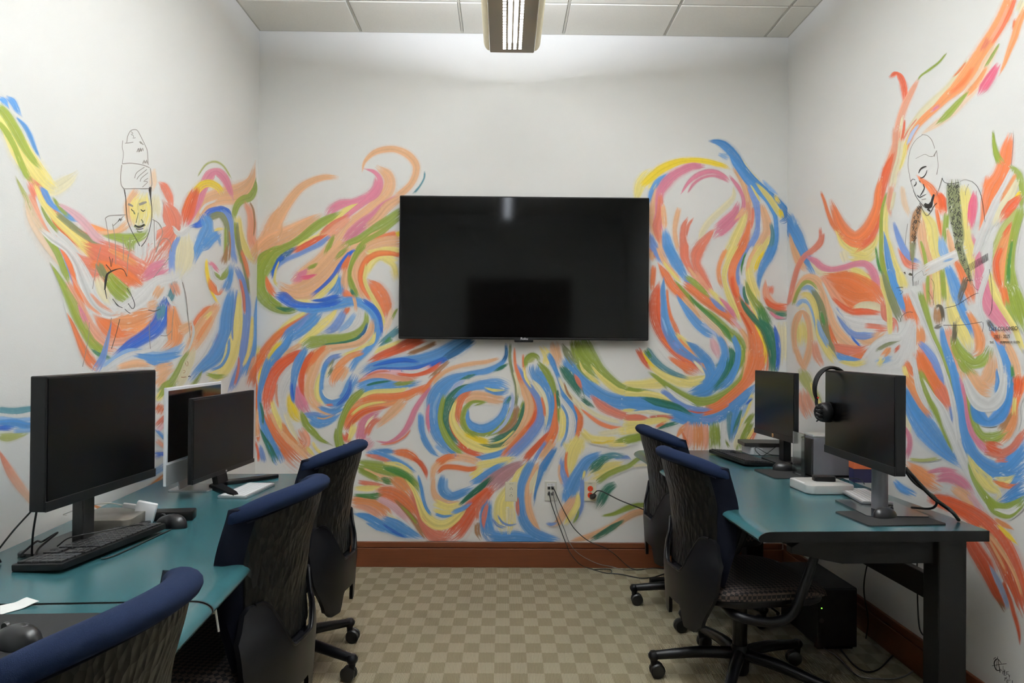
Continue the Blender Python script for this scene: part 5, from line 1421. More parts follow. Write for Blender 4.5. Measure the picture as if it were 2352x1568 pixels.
mB.script(1100, 980, 4.612, '''
m 460 390 60 330 460 110 220 550 140 130 640 120
y 1000 150 200 1030 260 160
y 1060 130 90 1000 250 120 970 370 100 950 480 60 945 550 30
y 1100 60 60 1180 140 60
O 930 270 20 920 350 20 925 450 24 950 560 20
P 880 350 40 880 460 50 920 580 70 970 680 90
F 855 400 14 850 500 16 880 600 20
b 1250 290 40 1170 330 40
B 1270 300 60 1150 360 90 1080 460 110 1020 570 130 970 680 130 930 780 90
y 1500 400 60 1380 440 110 1260 490 110 1180 540 70
y 1120 470 20 1100 560 20
P 1450 330 20 1560 320 30 1600 340 10
t 1300 330 60 1420 300 50 1520 310 40
T 1180 460 50 1240 410 90 1310 350 70 1400 320 30
G 1845 290 36 1760 300 36 1680 340 36 1590 410 40 1480 450 50 1370 500 50 1270 570 50 1240 600 20
c 1640 410 20 1750 400 20 1870 405 20
T 1430 610 60 1370 650 80 1320 720 90 1290 790 80 1255 850 50
P 1090 560 30 1100 660 50 1090 760 50 1070 870 50 1030 970 24
B 930 700 90 940 800 70
F 1010 750 70 960 830 90 900 910 80 850 1000 60 790 1040 30
y 1050 720 30 1040 830 60 990 920 60 930 1010 40
G 1060 870 10 1040 950 20 1000 1010 16
P 720 1020 20 770 1030 24 830 1010 10
G 1320 940 14 1430 920 30 1570 860 50 1680 830 40 1780 830 40
F 1760 890 50 1640 920 60 1530 980 60 1420 1050 60 1280 1120 60 1140 1170 50 1000 1200 30
T 1520 1000 20 1420 1060 50 1310 1130 50 1200 1190 30
B 100 800 60 80 900 90 80 1010 110 110 1110 120
B 130 1160 120 250 1180 110 380 1170 120 500 1180 90 640 1200 60 780 1210 30
S 85 830 30 60 930 50 50 1020 30 60 1080 10
y 520 380 14 430 480 60 380 570 60
y 380 560 60 330 680 120 270 800 160 270 920 190 290 1030 170 290 1110 110
c 330 880 80 330 980 70
P 150 980 14 200 1040 24 280 1070 20
P 200 940 10 250 1010 16 320 1040 16 390 1030 20
F 620 400 80 560 520 90 520 660 80 510 800 70 540 930 70 600 1050 50 650 1110 20
B 560 370 60 500 480 80 450 620 70 440 760 70 450 900 80 490 1020 90 570 1110 90 700 1170 80 820 1195 60
S 410 760 20 410 860 30 420 930 20
c 640 480 60 580 600 70 560 700 40
U 800 240 40 740 330 60 680 430 70 640 540 40 600 680 20 585 800 8
''')
# ---- back wall, right of the television
mB.script(1440, 300, 5.2267, '''
y 120 790 60 160 650 110 230 540 100 290 470 40
y 270 670 110 350 580 80
Y 200 640 60 290 560 80 400 470 90 520 410 80 660 365 60 820 355 50 960 370 50 1080 400 50 1180 430 40 1230 460 14
B 280 840 40 300 740 60 360 630 70 430 570 50 500 520 20
F 360 700 40 330 820 60 310 960 70 310 1080 80 350 1200 100 400 1320 60 440 1420 60 500 1530 50
K 900 430 50 780 430 80 660 480 90 560 540 100 470 630 110 400 740 90 380 870 70 380 990 70 370 1090 90 390 1200 90
S 400 780 40 400 900 60 390 1030 70 360 1140 90 370 1230 70 400 1340 40
F 430 900 40 440 1000 50 450 1120 50 450 1190 20
K 660 740 8 740 620 30 840 540 50 960 495 50 1080 500 40 1180 550 24 1230 590 8
K 740 730 10 800 640 24 900 570 20 1020 540 20 1130 560 36 1220 620 10
F 1300 470 40 1370 560 70 1420 660 80 1450 780 80 1470 900 60 1470 1000 50
K 1250 570 20 1330 670 36 1390 790 30 1400 900 36 1370 990 50 1290 1070 60 1200 1150 90 1110 1220 90 1050 1280 40
K 1330 880 40 1290 980 70 1190 1080 90 1090 1170 90
c 1280 700 20 1280 790 40 1200 890 60 1080 1000 60 980 1100 60 910 1210 60 870 1300 30
S 1030 1200 30 950 1300 80 880 1390 110 830 1490 110 810 1560 100
S 790 1060 10 730 1150 30 710 1260 40
S 720 1060 20 680 1150 50 670 1260 60 680 1360 80 690 1470 90 700 1560 90
F 620 950 40 590 1080 50 575 1200 40 590 1330 40 620 1440 30
B 460 1200 50 470 1290 90 490 1390 110 530 1480 100 570 1560 80
P 290 1250 30 310 1340 60 360 1440 80 410 1530 80
O 290 1430 30 310 1520 60
c 1280 220 20 1400 390 30 1480 500 30 1600 620 30
b 1120 290 30 1200 310 60
B 1240 290 20 1300 380 70 1370 470 90 1440 570 90 1520 660 90 1600 740 60 1680 830 50 1740 930 50 1780 1030 40 1790 1140 40 1790 1260 50 1770 1380 60 1720 1500 70
U 1000 125 16 1080 135 50 1160 170 80 1240 240 90 1320 330 80 1390 430 60 1470 530 60 1560 620 50 1660 710 50 1760 800 60 1850 890 60 1920 990 70 1900 1060 90 1850 1090 60
y 1570 650 20 1650 740 50 1730 840 60 1800 950 60 1850 1030 50
Y 1840 960 40 1860 1030 40
b 1640 610 20 1720 700 40 1800 760 20
Y 1780 790 30 1820 860 40
P 1470 690 40 1520 790 70 1560 900 70 1570 1020 50 1570 1140 40 1550 1250 60 1500 1350 60 1450 1440 60 1400 1550 50
y 1490 660 10 1550 760 20 1600 860 10
s 1450 880 40 1460 1000 60 1450 1120 60 1420 1240 50
S 1510 930 20 1510 1050 24 1490 1170 20
y 1420 1000 50 1380 1120 80 1320 1250 90 1270 1370 100 1220 1480 110 1190 1560 110
F 1400 960 60 1320 1060 40
O 1470 1080 20 1450 1200 50 1410 1320 90 1360 1440 100 1310 1550 100
F 1620 900 40 1650 1000 70 1680 1110 90 1680 1220 90 1630 1330 100 1560 1440 90 1510 1540 70
y 1700 1300 40 1640 1420 80 1570 1520 80
t 1730 1130 30 1750 1250 40 1730 1380 50 1690 1480 60
''')
mB.script(1440, 560, 5.2267, '''
c 1870 1000 120 1880 1200 140 1870 1400 120
S 690 20 90 690 140 80 740 270 60 800 370 50
S 900 20 80 840 120 110 830 240 90 880 350 100 940 460 90 1010 560 50
s 820 370 80 900 470 70 990 570 40
F 740 290 20 830 400 30
P 300 20 60 360 120 60 420 220 40
F 370 40 40 430 180 50 520 310 50 620 420 40
F 290 90 40 300 200 40
y 440 220 20 540 350 30 640 460 20
B 480 20 80 540 130 100 600 240 110 660 340 80 720 440 50
P 700 420 40 780 510 40
O 390 260 20 460 370 80 540 500 90 620 580 90 700 650 80 780 700 60
O 320 280 50 310 420 50 300 540 40
R 380 480 20 350 600 90 335 720 120 340 850 120 370 960 120 420 1070 110 500 1180 110 600 1280 120 720 1370 130 830 1450 120 900 1530 80
O 420 1130 20 520 1230 40 650 1320 50 780 1410 40
B 440 430 10 430 560 50 440 700 60 450 850 80 470 990 100 530 1120 110 600 1230 110 700 1310 90 800 1370 80 900 1450 90
P 580 1180 60 640 1240 60
b 420 880 10 460 1000 20 490 1090 10
O 480 560 20 490 700 20 520 860 30 570 980 40 620 1090 40
y 600 1090 30 670 1160 60 760 1250 60 850 1330 50 910 1390 20
o 620 1130 20 720 1240 30 840 1340 30
U 720 1180 10 800 1240 70 880 1320 90 960 1410 100 1010 1500 90 1020 1570 80
O 700 490 60 800 560 90 900 640 100 1010 720 100 1120 800 90 1230 890 70 1300 980 50
G 720 400 40 800 460 60 900 550 50 980 630 20
F 680 650 40 760 740 80 850 840 90 930 920 60
B 610 640 20 680 740 50 760 850 80 860 970 90 970 1060 90 1060 1100 60
L 930 970 40 1050 1050 60 1130 1150 50
G 580 450 10 660 540 30 740 630 40 800 700 40 900 790 60 1000 860 80 1100 950 90 1200 1050 100 1290 1120 110 1370 1220 110 1390 1330 110 1350 1450 110 1310 1560 100
J 760 640 16 850 740 40 980 850 40 1100 960 40 1190 1050 50 1240 1140 30
f 820 750 10 900 850 40 1000 960 60 1090 1040 50 1150 1130 40 1200 1240 30
k 1020 1140 40 1050 1230 80 1080 1310 60 1090 1370 30
B 1090 1100 40 1150 1200 70 1180 1320 80 1160 1430 90 1110 1530 110
t 1140 1420 30 1080 1470 40
T 1240 1250 40 1270 1350 70 1250 1450 90 1220 1550 90
B 1280 1130 50 1330 1260 60 1330 1400 50 1290 1530 50
F 1340 1000 30 1420 1110 50 1460 1240 50 1460 1370 50 1420 1480 50 1380 1570 50
k 1250 900 20 1330 980 30 1370 1040 14
y 1310 30 50 1260 120 60 1210 220 50 1170 330 50 1170 440 40 1200 560 50 1250 690 60 1310 820 50 1350 920 20
o 1180 80 40 1130 190 40 1100 310 40 1110 430 40 1140 520 20
y 1000 560 30 1100 660 50 1180 750 40
P 1010 660 20 1090 740 50 1180 810 30
K 1110 650 10 1190 730 40 1260 820 50 1310 900 20
O 1410 20 90 1350 130 100 1290 240 90 1260 350 80 1270 460 80 1310 580 80 1370 720 100 1440 850 130 1510 970 150 1560 1100 180 1580 1230 200 1590 1350 220 1570 1480 220 1560 1570 200
R 1260 400 40 1280 540 40 1330 680 30
R 1360 820 14 1430 940 20 1500 1080 20
Y 1540 960 20 1600 1080 30 1650 1200 30 1660 1320 30 1660 1430 20
P 1450 60 30 1380 180 30 1330 300 30 1330 420 40 1350 520 20
J 1420 120 16 1390 250 34 1380 360 20
y 1600 40 80 1520 140 110 1470 260 100 1470 380 80 1500 490 90 1540 600 90 1570 690 40
F 1540 60 30 1470 180 40 1440 320 30
Y 1640 100 20 1580 200 40 1540 320 40
L 1370 480 30 1370 580 40 1400 680 20
W 1500 40 30 1430 180 30 1400 330 30 1410 440 30
B 1740 40 90 1690 160 100 1630 270 80 1590 390 50 1580 490 30 1590 560 10
c 1410 440 20 1440 580 40 1490 700 30
G 1430 460 20 1460 570 50 1520 680 70 1580 760 90 1640 850 60
T 1400 520 20 1410 620 30 1450 720 30
J 1600 780 80 1650 900 110 1700 1000 100
T 1360 660 20 1420 770 50 1500 870 60 1590 950 90 1670 1030 130 1720 1150 140 1750 1280 120 1760 1420 100 1750 1560 90
y 1470 680 10 1520 800 16 1580 920 8
D 1770 1000 20 1800 1110 50 1815 1240 50 1815 1370 40 1800 1500 40
S 1720 520 60 1730 590 50
s 1660 460 14 1660 560 60 1690 660 80 1770 730 60 1850 740 50 1925 740 40
R 1660 660 30 1720 730 60 1820 770 80 1925 770 80
E 1680 760 20 1760 810 40 1850 830 50 1925 840 50
T 1780 830 20 1860 845 40 1925 850 50
K 1720 820 20 1800 880 30 1880 890 14
''')
mB.script(1440, 800, 5.2267, '''
R 140 30 50 200 130 60 270 220 50 300 260 14
y 280 200 40 380 280 70 500 340 90 620 390 110 760 400 110 880 370 80 960 330 30
Y 200 40 30 250 140 30 320 230 20
t 250 40 80 330 140 70 430 230 60 560 300 50 700 345 30
J 230 20 30 290 110 30
O 520 120 40 620 190 80 740 240 110 830 290 70
W 380 20 40 460 120 40 560 210 40 680 290 30
c 800 150 20 880 230 40 940 310 30
o 900 180 16 960 280 20
B 960 200 110 1010 300 120 1000 400 130 930 470 140 820 520 110 740 540 60
B 1170 100 90 1150 220 110 1100 330 140 1030 430 150 940 510 120 800 550 80
T 1250 140 90 1240 240 100 1190 340 100 1110 430 70 1030 500 50
B 1330 60 50 1320 180 60 1270 300 70 1210 400 80 1110 480 60
y 640 400 30 760 430 50 880 410 30
G 280 300 14 380 370 40 490 450 60 610 530 80 740 600 90 880 640 100 1020 630 110 1150 580 120 1260 510 120 1350 410 90 1400 310 60 1410 200 40
F 1450 40 50 1450 170 60 1420 290 50 1380 370 20
y 0 540 60 200 540 60 380 570 60 520 630 40
G 0 480 40 120 500 40 200 500 20
B 0 640 110 200 650 110 400 690 110 560 750 120 700 810 130 850 850 140 1000 850 130 1130 780 140 1250 690 150 1370 600 130 1480 510 80 1540 440 30
P 900 850 40 1020 860 50 1120 820 40
O 1560 60 180 1540 180 170 1490 300 140 1420 410 100 1320 510 90 1200 610 90 1080 690 80 950 720 60 860 710 20
O 1200 680 30 1060 750 40 900 800 20
R 740 740 20 860 760 30 1000 740 30
P 440 520 40 560 600 60 680 680 60 850 730 50 1000 730 30
W 480 470 20 600 570 50 720 640 50 810 680 20
T 220 600 30 350 640 80 480 670 80 620 710 60 770 790 20
S 0 830 60 150 830 60 250 840 20
c 30 780 20 200 760 30 350 780 40 540 800 20
S 370 810 20 480 820 40 560 830 20
y 250 880 60 400 860 60 500 860 40
O 350 940 20 430 900 40 480 880 20
T 380 960 14 480 920 40 600 890 30
y 0 950 110 150 930 100
G 0 1110 60 120 1070 80 220 1040 60
o 600 1060 14 650 980 50 720 920 60
s 760 910 90 740 1000 110 730 1100 130 720 1200 100
o 850 920 90 860 1040 110 850 1200 110
s 940 940 60 950 1060 60 940 1200 50
O 660 1000 14 700 1090 20 740 1140 14
G 1050 900 90 1050 1000 110 1060 1100 130 1060 1210 130
W 1160 900 50 1150 1000 50 1150 1120 50 1170 1220 40
y 1500 560 30 1440 700 60 1370 840 60 1310 980 40
b 1480 600 20 1420 700 40 1380 830 30
t 1230 790 60 1240 900 70 1240 1000 60 1240 1100 30
B 1330 720 60 1310 830 90 1290 950 80 1260 1080 40
T 1370 750 20 1320 880 36 1270 1020 20
D 1500 600 14 1420 680 20
G 1500 800 40 1440 900 60 1380 1020 50 1340 1130 60 1340 1210 60
c 1420 900 20 1330 1050 50 1300 1190 40
G 1480 900 60 1440 1000 60 1400 1110 50 1390 1200 60
O 1550 960 30 1510 1030 50 1470 1110 60
y 1520 960 20 1450 1080 30
G 1180 1100 14 1220 1180 20
''')
# ---- right wall
mR.script(1440, 300, 5.2267, '''
B 1950 1080 40 2000 1200 90 2050 1330 90 2100 1450 80 2140 1540 60
b 2010 1080 20 2050 1180 30
F 1970 1260 10 2000 1380 40 2050 1500 60 2100 1570 60
''')
mR.script(1800, 0, 3.92, '''
c 1660 560 40 1570 690 60 1470 810 60 1360 900 50 1250 1000 40 1170 1100 30 1080 1230 20
o 2040 0 90 1990 130 100 1910 270 90 1830 400 100 1750 530 110 1660 660 110 1570 780 100 1470 870 70 1370 970 50 1270 1060 50 1190 1150 40 1120 1280 40 1080 1390 40
V 2080 0 24 2030 130 28 1960 260 28 1880 390 14
s 2020 60 20 1950 220 26 1860 370 26
O 1700 620 30 1620 740 40 1500 840 30
S 1840 360 40 1790 450 30
K 1400 950 20 1330 1000 20
O 1640 560 6 1580 640 12 1520 700 6
c 2150 20 50 2120 100 50
O 2090 180 30 2070 280 30
o 2170 90 40 2120 200 50 2080 330 50 2030 460 36 1990 570 24 1950 660 6
f 1900 440 50 1830 560 70 1780 680 80 1700 800 80 1620 900 60 1510 1020 50 1400 1100 50 1280 1180 20
o 1820 620 20 1740 750 40 1650 850 40
G 1940 400 8 1880 500 20 1820 600 16
G 1650 840 14 1570 930 40 1480 1030 50 1390 1110 20
M 1920 600 40 1860 700 70 1800 790 70 1760 850 30
V 965 690 20 1020 660 50 1065 720 50 1085 800 50 1090 870 40 1080 920 14
s 1200 740 24 1150 830 40 1100 930 50 1060 1040 50 1030 1160 50 1020 1290 60 1000 1420 90 960 1560 100
G 1465 480 6 1400 560 12 1310 630 14 1240 680 10 1210 720 8
c 1070 1060 14 1050 1180 20 1040 1300 24 1050 1420 40 1010 1560 40
R 1090 1080 8 1080 1180 16 1060 1280 12
S 1200 1070 6 1130 1160 8 1070 1270 8
y 1180 1160 14 1110 1280 24 1080 1390 40 1040 1510 40
L 1210 1130 14 1160 1200 26 1120 1290 20
R 980 1380 20 950 1470 50 930 1560 60
G 1890 1200 10 1895 1290 24 1915 1390 40 1950 1480 50
''')
mR.script(1800, 300, 3.92, '''
s 1020 0 60 1015 130 60 990 260 90 960 380 110 930 500 110
y 480 900 20 540 1010 60 620 1070 60 700 1090 60 800 1040 60 840 940 40
c 540 1100 60 560 1170 50
y 620 1120 90 740 1140 110 820 1080 60
R 980 230 20 930 350 60 900 470 60 870 600 60 850 740 50 820 860 70 770 960 90 700 1040 60 650 1090 20
O 870 450 30 850 560 50 840 680 60 800 800 80 740 900 90 660 960 100 580 940 110 510 850 90 470 750 60 430 650 40
O 340 560 14 370 640 20 400 740 24 440 840 30 490 910 30
O 700 1020 60 620 1010 60 540 960 40
c 1060 100 40 1040 240 40 1000 380 40 980 500 50
y 950 600 20 920 730 40 910 850 50 920 960 50 950 1060 60 980 1160 60 1030 1280 60 1080 1380 60
s 970 520 40 950 650 40 960 760 20
c 1000 560 20 970 720 24
S 880 1080 14 900 1210 24 920 1330 20
G 920 590 14 890 700 20 880 830 24 880 950 26 880 1070 30 890 1180 36 910 1290 44 950 1400 60 990 1560 60
J 830 1050 8 850 1180 16 880 1290 20
B 910 940 10 930 1060 36 950 1180 50 980 1300 60 1010 1420 60 1060 1540 40
f 1070 520 30 1090 650 40 1130 760 30
S 1060 1080 40 1120 1190 70 1200 1220 50
P 1000 850 20 1040 970 40 1090 1080 50 1150 1150 40 1220 1180 20
B 0 770 90 60 860 110 120 960 100 170 1060 70 220 1180 70 270 1290 30
b 80 760 14 110 850 30
F 60 950 14 90 1060 40 140 1180 60 200 1250 40
S 330 890 16 330 980 24 270 1070 40 190 1130 40 130 1230 36 90 1370 36 60 1500 30 40 1568 30
S 360 930 14 340 1020 20 270 1090 16
c 250 1190 16 330 1280 40 450 1290 40 560 1270 30
O 370 1320 20 480 1310 60 600 1320 110 700 1370 170 790 1450 220 860 1540 200
O 420 1370 60 520 1430 160 650 1500 220 760 1560 200
y 600 1250 40 680 1280 70 760 1350 70 820 1370 40
K 220 1140 20 290 1180 50 350 1230 50 440 1250 40 550 1230 40 650 1200 44 740 1200 50 800 1260 60 830 1340 60 850 1420 60
s 360 1340 30 430 1450 60 500 1540 60
F 90 1520 30 140 1400 40 210 1330 50 290 1340 50 350 1440 50 390 1560 50
F 1250 800 60 1270 920 110 1290 1050 110 1330 1180 110 1370 1320 120 1370 1450 130 1370 1560 120
y 1260 740 30 1330 850 90 1350 980 90 1370 1100 70 1400 1200 60
s 1290 1380 60 1310 1480 70 1320 1560 70
y 1370 1280 50 1380 1420 60 1390 1560 50
K 1700 960 40 1720 1060 70 1740 1150 70 1760 1260 90 1800 1380 110 1840 1500 110
y 1620 520 80 1640 620 100 1640 740 90 1640 850 70 1650 960 70 1680 1080 80 1690 1200 60 1700 1300 40
M 1720 570 30 1710 660 70 1700 760 70 1690 860 50
O 1210 410 8 1250 450 30 1320 510 50 1370 590 50 1400 660 70 1430 750 70
R 1390 560 30 1430 620 60 1440 720 60
F 1420 820 30 1430 920 30
O 1380 720 20 1400 830 24 1420 950 10
G 1470 760 40 1460 880 44 1450 1000 40
F 1480 900 20 1510 1030 50 1540 1140 50
b 1420 980 40 1440 1080 70 1470 1160 60
G 1240 1000 14 1270 1110 24 1290 1230 24
y 1480 1320 40 1500 1450 70 1510 1560 80
B 1480 1230 50 1530 1360 90 1570 1480 100 1600 1568 100
O 1570 1180 60 1620 1280 80 1660 1400 90 1700 1520 80
G 1430 1250 40 1440 1380 40 1450 1520 40
G 1300 1300 30 1300 1450 30 1310 1560 30
W 1620 1080 60 1520 1140 80 1420 1190 90 1320 1240 90 1260 1280 70
b 1440 1180 10 1500 1160 16 1540 1150 8
W 1250 1300 80 1200 1350 70
W 1780 540 40 1790 680 60 1760 820 50
O 1850 440 60 1830 540 60
O 2040 60 50 2010 180 90 1990 300 100 1950 420 120 1890 520 150 1850 640 120 1830 760 90 1800 880 60 1780 980 20
G 1890 40 10 1900 130 26 1930 230 44 1970 290 50
G 2060 330 30 2120 390 50 2145 490 40 2150 600 30 2140 700 20
c 2090 460 60 2040 580 70 1970 700 70 1920 820 60
W 2050 380 40 1990 520 60 1920 640 60 1860 770 60 1810 890 60 1760 1020 60 1720 1120 30
o 2090 400 30 2020 520 30 1950 640 20
g 2110 720 60 2050 800 70 1990 900 80 1940 1020 80 1900 1150 60
Y 2130 560 30 2090 610 20
R 2130 600 40 2060 670 80 2000 750 70 1960 810 30
o 2060 880 60 2020 980 100 1980 1090 110 1950 1200 110 1950 1320 100 1970 1430 80
R 1960 1060 40 1920 1180 50 1930 1300 40 1960 1420 30
R 2050 840 20 1990 940 40
G 2140 720 60 2100 850 60 2070 980 60 2050 1110 60 2040 1240 70 2050 1370 100 2070 1480 120 2100 1568 110
J 2060 1000 20 2040 1120 26 2030 1240 30 2030 1370 30
y 1850 1260 20 1880 1370 40 1930 1480 44 1980 1568 44
W 1880 1000 14 1865 1120 34 1840 1240 40 1800 1350 40 1760 1470 40 1755 1568 36
''')
mR.script(1800, 580, 3.92, '''
O 380 210 40 480 230 80 600 240 110 700 290 140 790 350 140 860 430 100 910 480 40
O 430 290 70 530 370 120 660 430 140 780 420 120
s 370 240 30 440 350 60 510 440 50 590 510 30
F 100 400 20 150 280 30 220 220 50 300 250 60 360 340 70 390 460 80 410 580 80 460 690 90 540 780 90 620 840 60 720 880 30
F 650 720 60 780 800 90 880 720 70
R 460 420 20 540 490 40 630 530 50 740 530 50 860 540 30
W 550 580 30 650 610 50 780 630 60 900 630 50 940 630 30
S 760 670 60 860 680 60 930 680 40
W 600 680 30 720 700 40 850 700 20
c 640 490 20 720 470 50 820 480 60 900 520 40
P 480 520 24 520 600 40 570 680 40 640 740 50 730 750 60 810 740 30
D 610 750 10 650 800 14 700 850 10
W 350 270 16 410 400 24 460 510 30 540 600 24 600 680 14
O 400 660 40 430 760 60 470 830 60
S 450 850 60 560 880 90 680 890 90 760 850 40
O 620 950 50 720 920 50 780 880 20
B 480 920 40 570 960 60 680 970 30
y 520 980 20 640 1000 40 740 980 40
c 130 330 20 190 280 30 260 290 30 320 360 30
G 90 460 20 130 350 26 190 270 30 250 270 24 310 330 14
b 170 330 20 220 310 36 270 350 40 310 450 30
E 280 360 40 330 470 60 360 590 60 380 690 50 410 800 40 460 900 40
J 340 540 20 370 660 24
y 160 390 30 210 380 50 260 430 44 290 530 44 300 640 44 330 760 50 390 870 60 450 960 60
b 310 620 20 340 720 40 400 830 40
b 130 470 30 180 430 36 230 500 40 260 600 40 270 700 30
c 140 500 20 190 470 30 230 540 30 260 660 30 280 780 30
y 160 620 90 170 720 120 170 820 90
F 105 880 30 95 720 40 120 600 50 170 530 60 220 600 40 240 720 40 240 840 50 210 960 50 180 1040 40
F 110 860 30 150 970 40 190 1040 30
s 280 820 40 300 920 60 340 1000 50
g 160 1060 60 190 1120 90 240 1210 70 300 1310 60 340 1400 50
s 180 1250 70 200 1350 110 240 1450 120
y 250 1180 20 290 1290 30 340 1400 30
S 900 470 40 920 600 50 1000 600 50 1000 690 60
y 880 220 20 900 320 36 940 430 40 955 560 40 960 680 36 960 750 20
y 1050 200 60 1080 300 80
O 1110 400 80 1130 500 100 1160 580 120 1190 660 60
E 900 200 20 940 320 50 980 430 60 1020 530 60 1050 600 40
B 960 180 40 1010 310 50 1050 420 50 1090 530 30
o 1210 680 90 1220 780 100 1200 860 60
O 1100 1000 60 1160 1100 60
E 1050 780 20 930 830 30 840 880 20
o 950 870 40 900 930 40
b 960 950 40 850 990 40
y 890 960 40 860 1010 30
W 1140 620 50 1110 700 60 1050 760 50 940 770 60 850 810 50 780 880 40 720 960 30
W 1170 640 40 1150 760 60 1100 880 80 1040 990 80 980 1020 60
W 1150 700 50 1110 820 80 1080 930 70
R 1050 840 20 1000 890 20
G 1240 380 40 1270 500 60 1300 600 50 1330 700 40 1380 820 40 1430 920 40 1480 1040 40 1510 1150 30 1540 1300 24 1560 1450 20
O 1220 900 70 1270 990 120 1330 1080 130 1390 1160 90
S 1330 1180 100 1400 1260 110 1450 1350 80 1490 1460 40
P 1240 820 40 1290 880 60 1350 960 60 1400 1060 40 1440 1180 20
W 1150 360 40 1190 440 60 1230 540 50 1280 650 30 1330 770 24 1400 920 24 1450 1060 24 1480 1170 24 1520 1300 30 1550 1440 40 1560 1560 40
o 1100 1080 20 1160 1180 60 1230 1300 60 1290 1380 40
y 1090 1040 30 1110 1110 40
B 1090 1230 40 1140 1310 90 1210 1400 130 1290 1500 150
E 1230 1060 40 1260 1170 70 1310 1270 60 1380 1400 60 1440 1540 50
W 1180 660 30 1180 800 30 1180 920 30 1200 1050 36 1240 1170 40 1290 1270 24
W 1270 1160 20 1350 1290 40 1430 1400 60 1500 1540 70
s 1480 700 60 1520 820 60 1560 960 40 1580 1060 40
B 1430 700 30 1450 820 50 1490 940 60 1530 1060 60 1560 1180 70 1580 1300 60 1600 1440 60 1620 1560 60
D 1540 1100 10 1570 1230 20 1590 1400 16
K 1590 1140 20 1620 1260 40 1650 1390 50 1680 1520 50
G 1530 760 50 1570 870 90 1640 960 120 1730 1000 120 1810 950 110 1850 870 80
y 1510 470 70 1560 580 130 1620 690 130 1660 800 90 1680 880 40
B 1590 470 60 1640 580 70 1690 680 50 1710 760 30
o 1680 560 40 1740 680 60 1770 790 80 1760 880 70 1710 920 40
F 1600 1040 60 1680 1140 110 1770 1180 150 1850 1130 150 1880 1020 100 1880 920 50
o 1720 1200 90 1810 1230 100
G 1600 980 60 1650 1050 70 1730 1090 40
W 1640 1150 40 1690 1260 80 1770 1350 110 1860 1380 120 1940 1310 110 1970 1190 80 1965 1060 50 1940 940 30 1920 860 10
B 1850 640 40 1920 740 60 1970 850 70 2010 960 70 2030 1080 70 2030 1200 70 2010 1310 60 1960 1420 50
B 1920 1060 14 1930 1160 30 1910 1260 20
G 1640 1190 30 1680 1330 40 1710 1460 60 1740 1560 60
F 2000 800 50 2060 920 60 2100 1040 60 2110 1150 40
J 2060 1020 20 2070 1130 30 2060 1250 30 2030 1370 20
O 2140 1120 60 2130 1220 70 2090 1340 60 2060 1470 60
K 1780 270 90 1830 400 110 1880 500 130 1950 590 120 2030 690 80
G 2050 350 140 2090 480 160 2130 600 120 2164 700 80
O 1980 330 60 2010 450 50
O 1900 720 60 1960 800 50
F 1960 720 50 2010 830 60
y 1870 250 30 1900 370 44 1960 480 44 2030 590 44 2090 690 40 2130 800 40 2160 880 30
W 1860 120 36 1810 270 40 1770 400 44 1770 500 44 1800 600 36 1850 690 20
''')
mR.script(1952, 800, 4.1275, '''
c 530 560 60 550 700 60 560 800 40
B 520 400 60 570 520 110 640 640 150 730 770 180 830 890 150 930 1000 90 1030 1080 60 1090 1140 20
o 540 290 40 610 410 60 690 540 60 760 640 40
O 660 60 90 720 190 120 800 320 130 880 440 110 930 520 60
S 860 400 90 930 540 60
G 680 240 50 740 400 80 800 530 80 870 680 60 930 830 60 980 950 40
P 800 160 30 860 270 30 890 330 14
P 960 560 30 980 700 20
B 960 120 50 1000 260 60 1030 420 60 1060 580 70 1090 740 90 1120 880 90 1180 1010 100 1270 1110 140 1400 1170 180 1540 1120 180 1660 1020 160
B 1500 1100 110 1600 980 120 1660 880 80
B 1470 1230 110 1600 1230 140 1670 1180 120
W 610 80 30 630 230 40 660 380 50 710 500 40 760 590 14
W 720 320 14 790 450 36 870 570 60 930 720 80 990 860 80 1040 980 80 1100 1120 70 1170 1250 50 1250 1400 40 1330 1530 50
W 890 170 14 930 300 30 970 450 40 1000 600 44 1020 760 40 1040 870 40
K 1080 350 24 1110 500 40 1130 650 50 1170 790 60 1240 900 60 1300 980 40
o 1560 560 60 1540 700 90 1480 830 80 1420 890 60
F 1150 250 90 1230 370 150 1330 400 120
R 1600 300 90 1590 420 70
H 1520 620 50 1460 730 60 1420 800 40
G 1120 440 20 1150 580 40 1190 720 50 1250 820 60 1330 850 90 1420 830 80 1490 790 40
U 1170 520 50 1230 640 120 1320 700 150 1420 640 120 1490 540 80 1520 420 60 1530 300 50
W 1100 280 40 1160 420 90 1230 510 120 1330 540 120 1420 470 100 1460 360 60 1470 200 40
y 1570 480 30 1560 620 30
S 1320 980 60 1430 1000 70 1540 950 60 1610 860 60 1660 780 40
R 1290 890 30 1360 930 90 1430 950 80
S 1400 1060 30 1480 1050 50
y 1130 1020 14 1190 1130 60 1260 1230 110 1340 1320 150 1420 1370 110 1400 1440 60
y 1400 1270 90 1500 1250 60 1560 1210 20
O 1380 1260 14 1450 1290 44 1540 1310 44 1610 1285 14
U 1660 1350 180 1560 1400 130 1480 1440 80 1420 1460 40
G 1130 1100 10 1170 1220 30 1240 1340 50 1330 1450 70 1430 1500 60 1540 1480 50 1660 1420 40
K 510 730 20 560 820 40 570 920 40 545 1030 40
o 560 1100 40 640 1170 110 740 1240 130 850 1300 120
g 580 1050 20 700 1060 20 850 1040 20
K 760 1170 20 880 1150 40 1010 1160 20
K 850 1230 60 960 1220 90 1070 1280 90 1150 1370 60
F 1000 1330 70 1100 1400 90 1200 1500 60
k 1150 1400 50 1250 1530 50
R 780 1410 50 900 1450 110 1040 1510 100 1150 1568 70
B 440 1270 40 500 1330 60 600 1380 50
''')
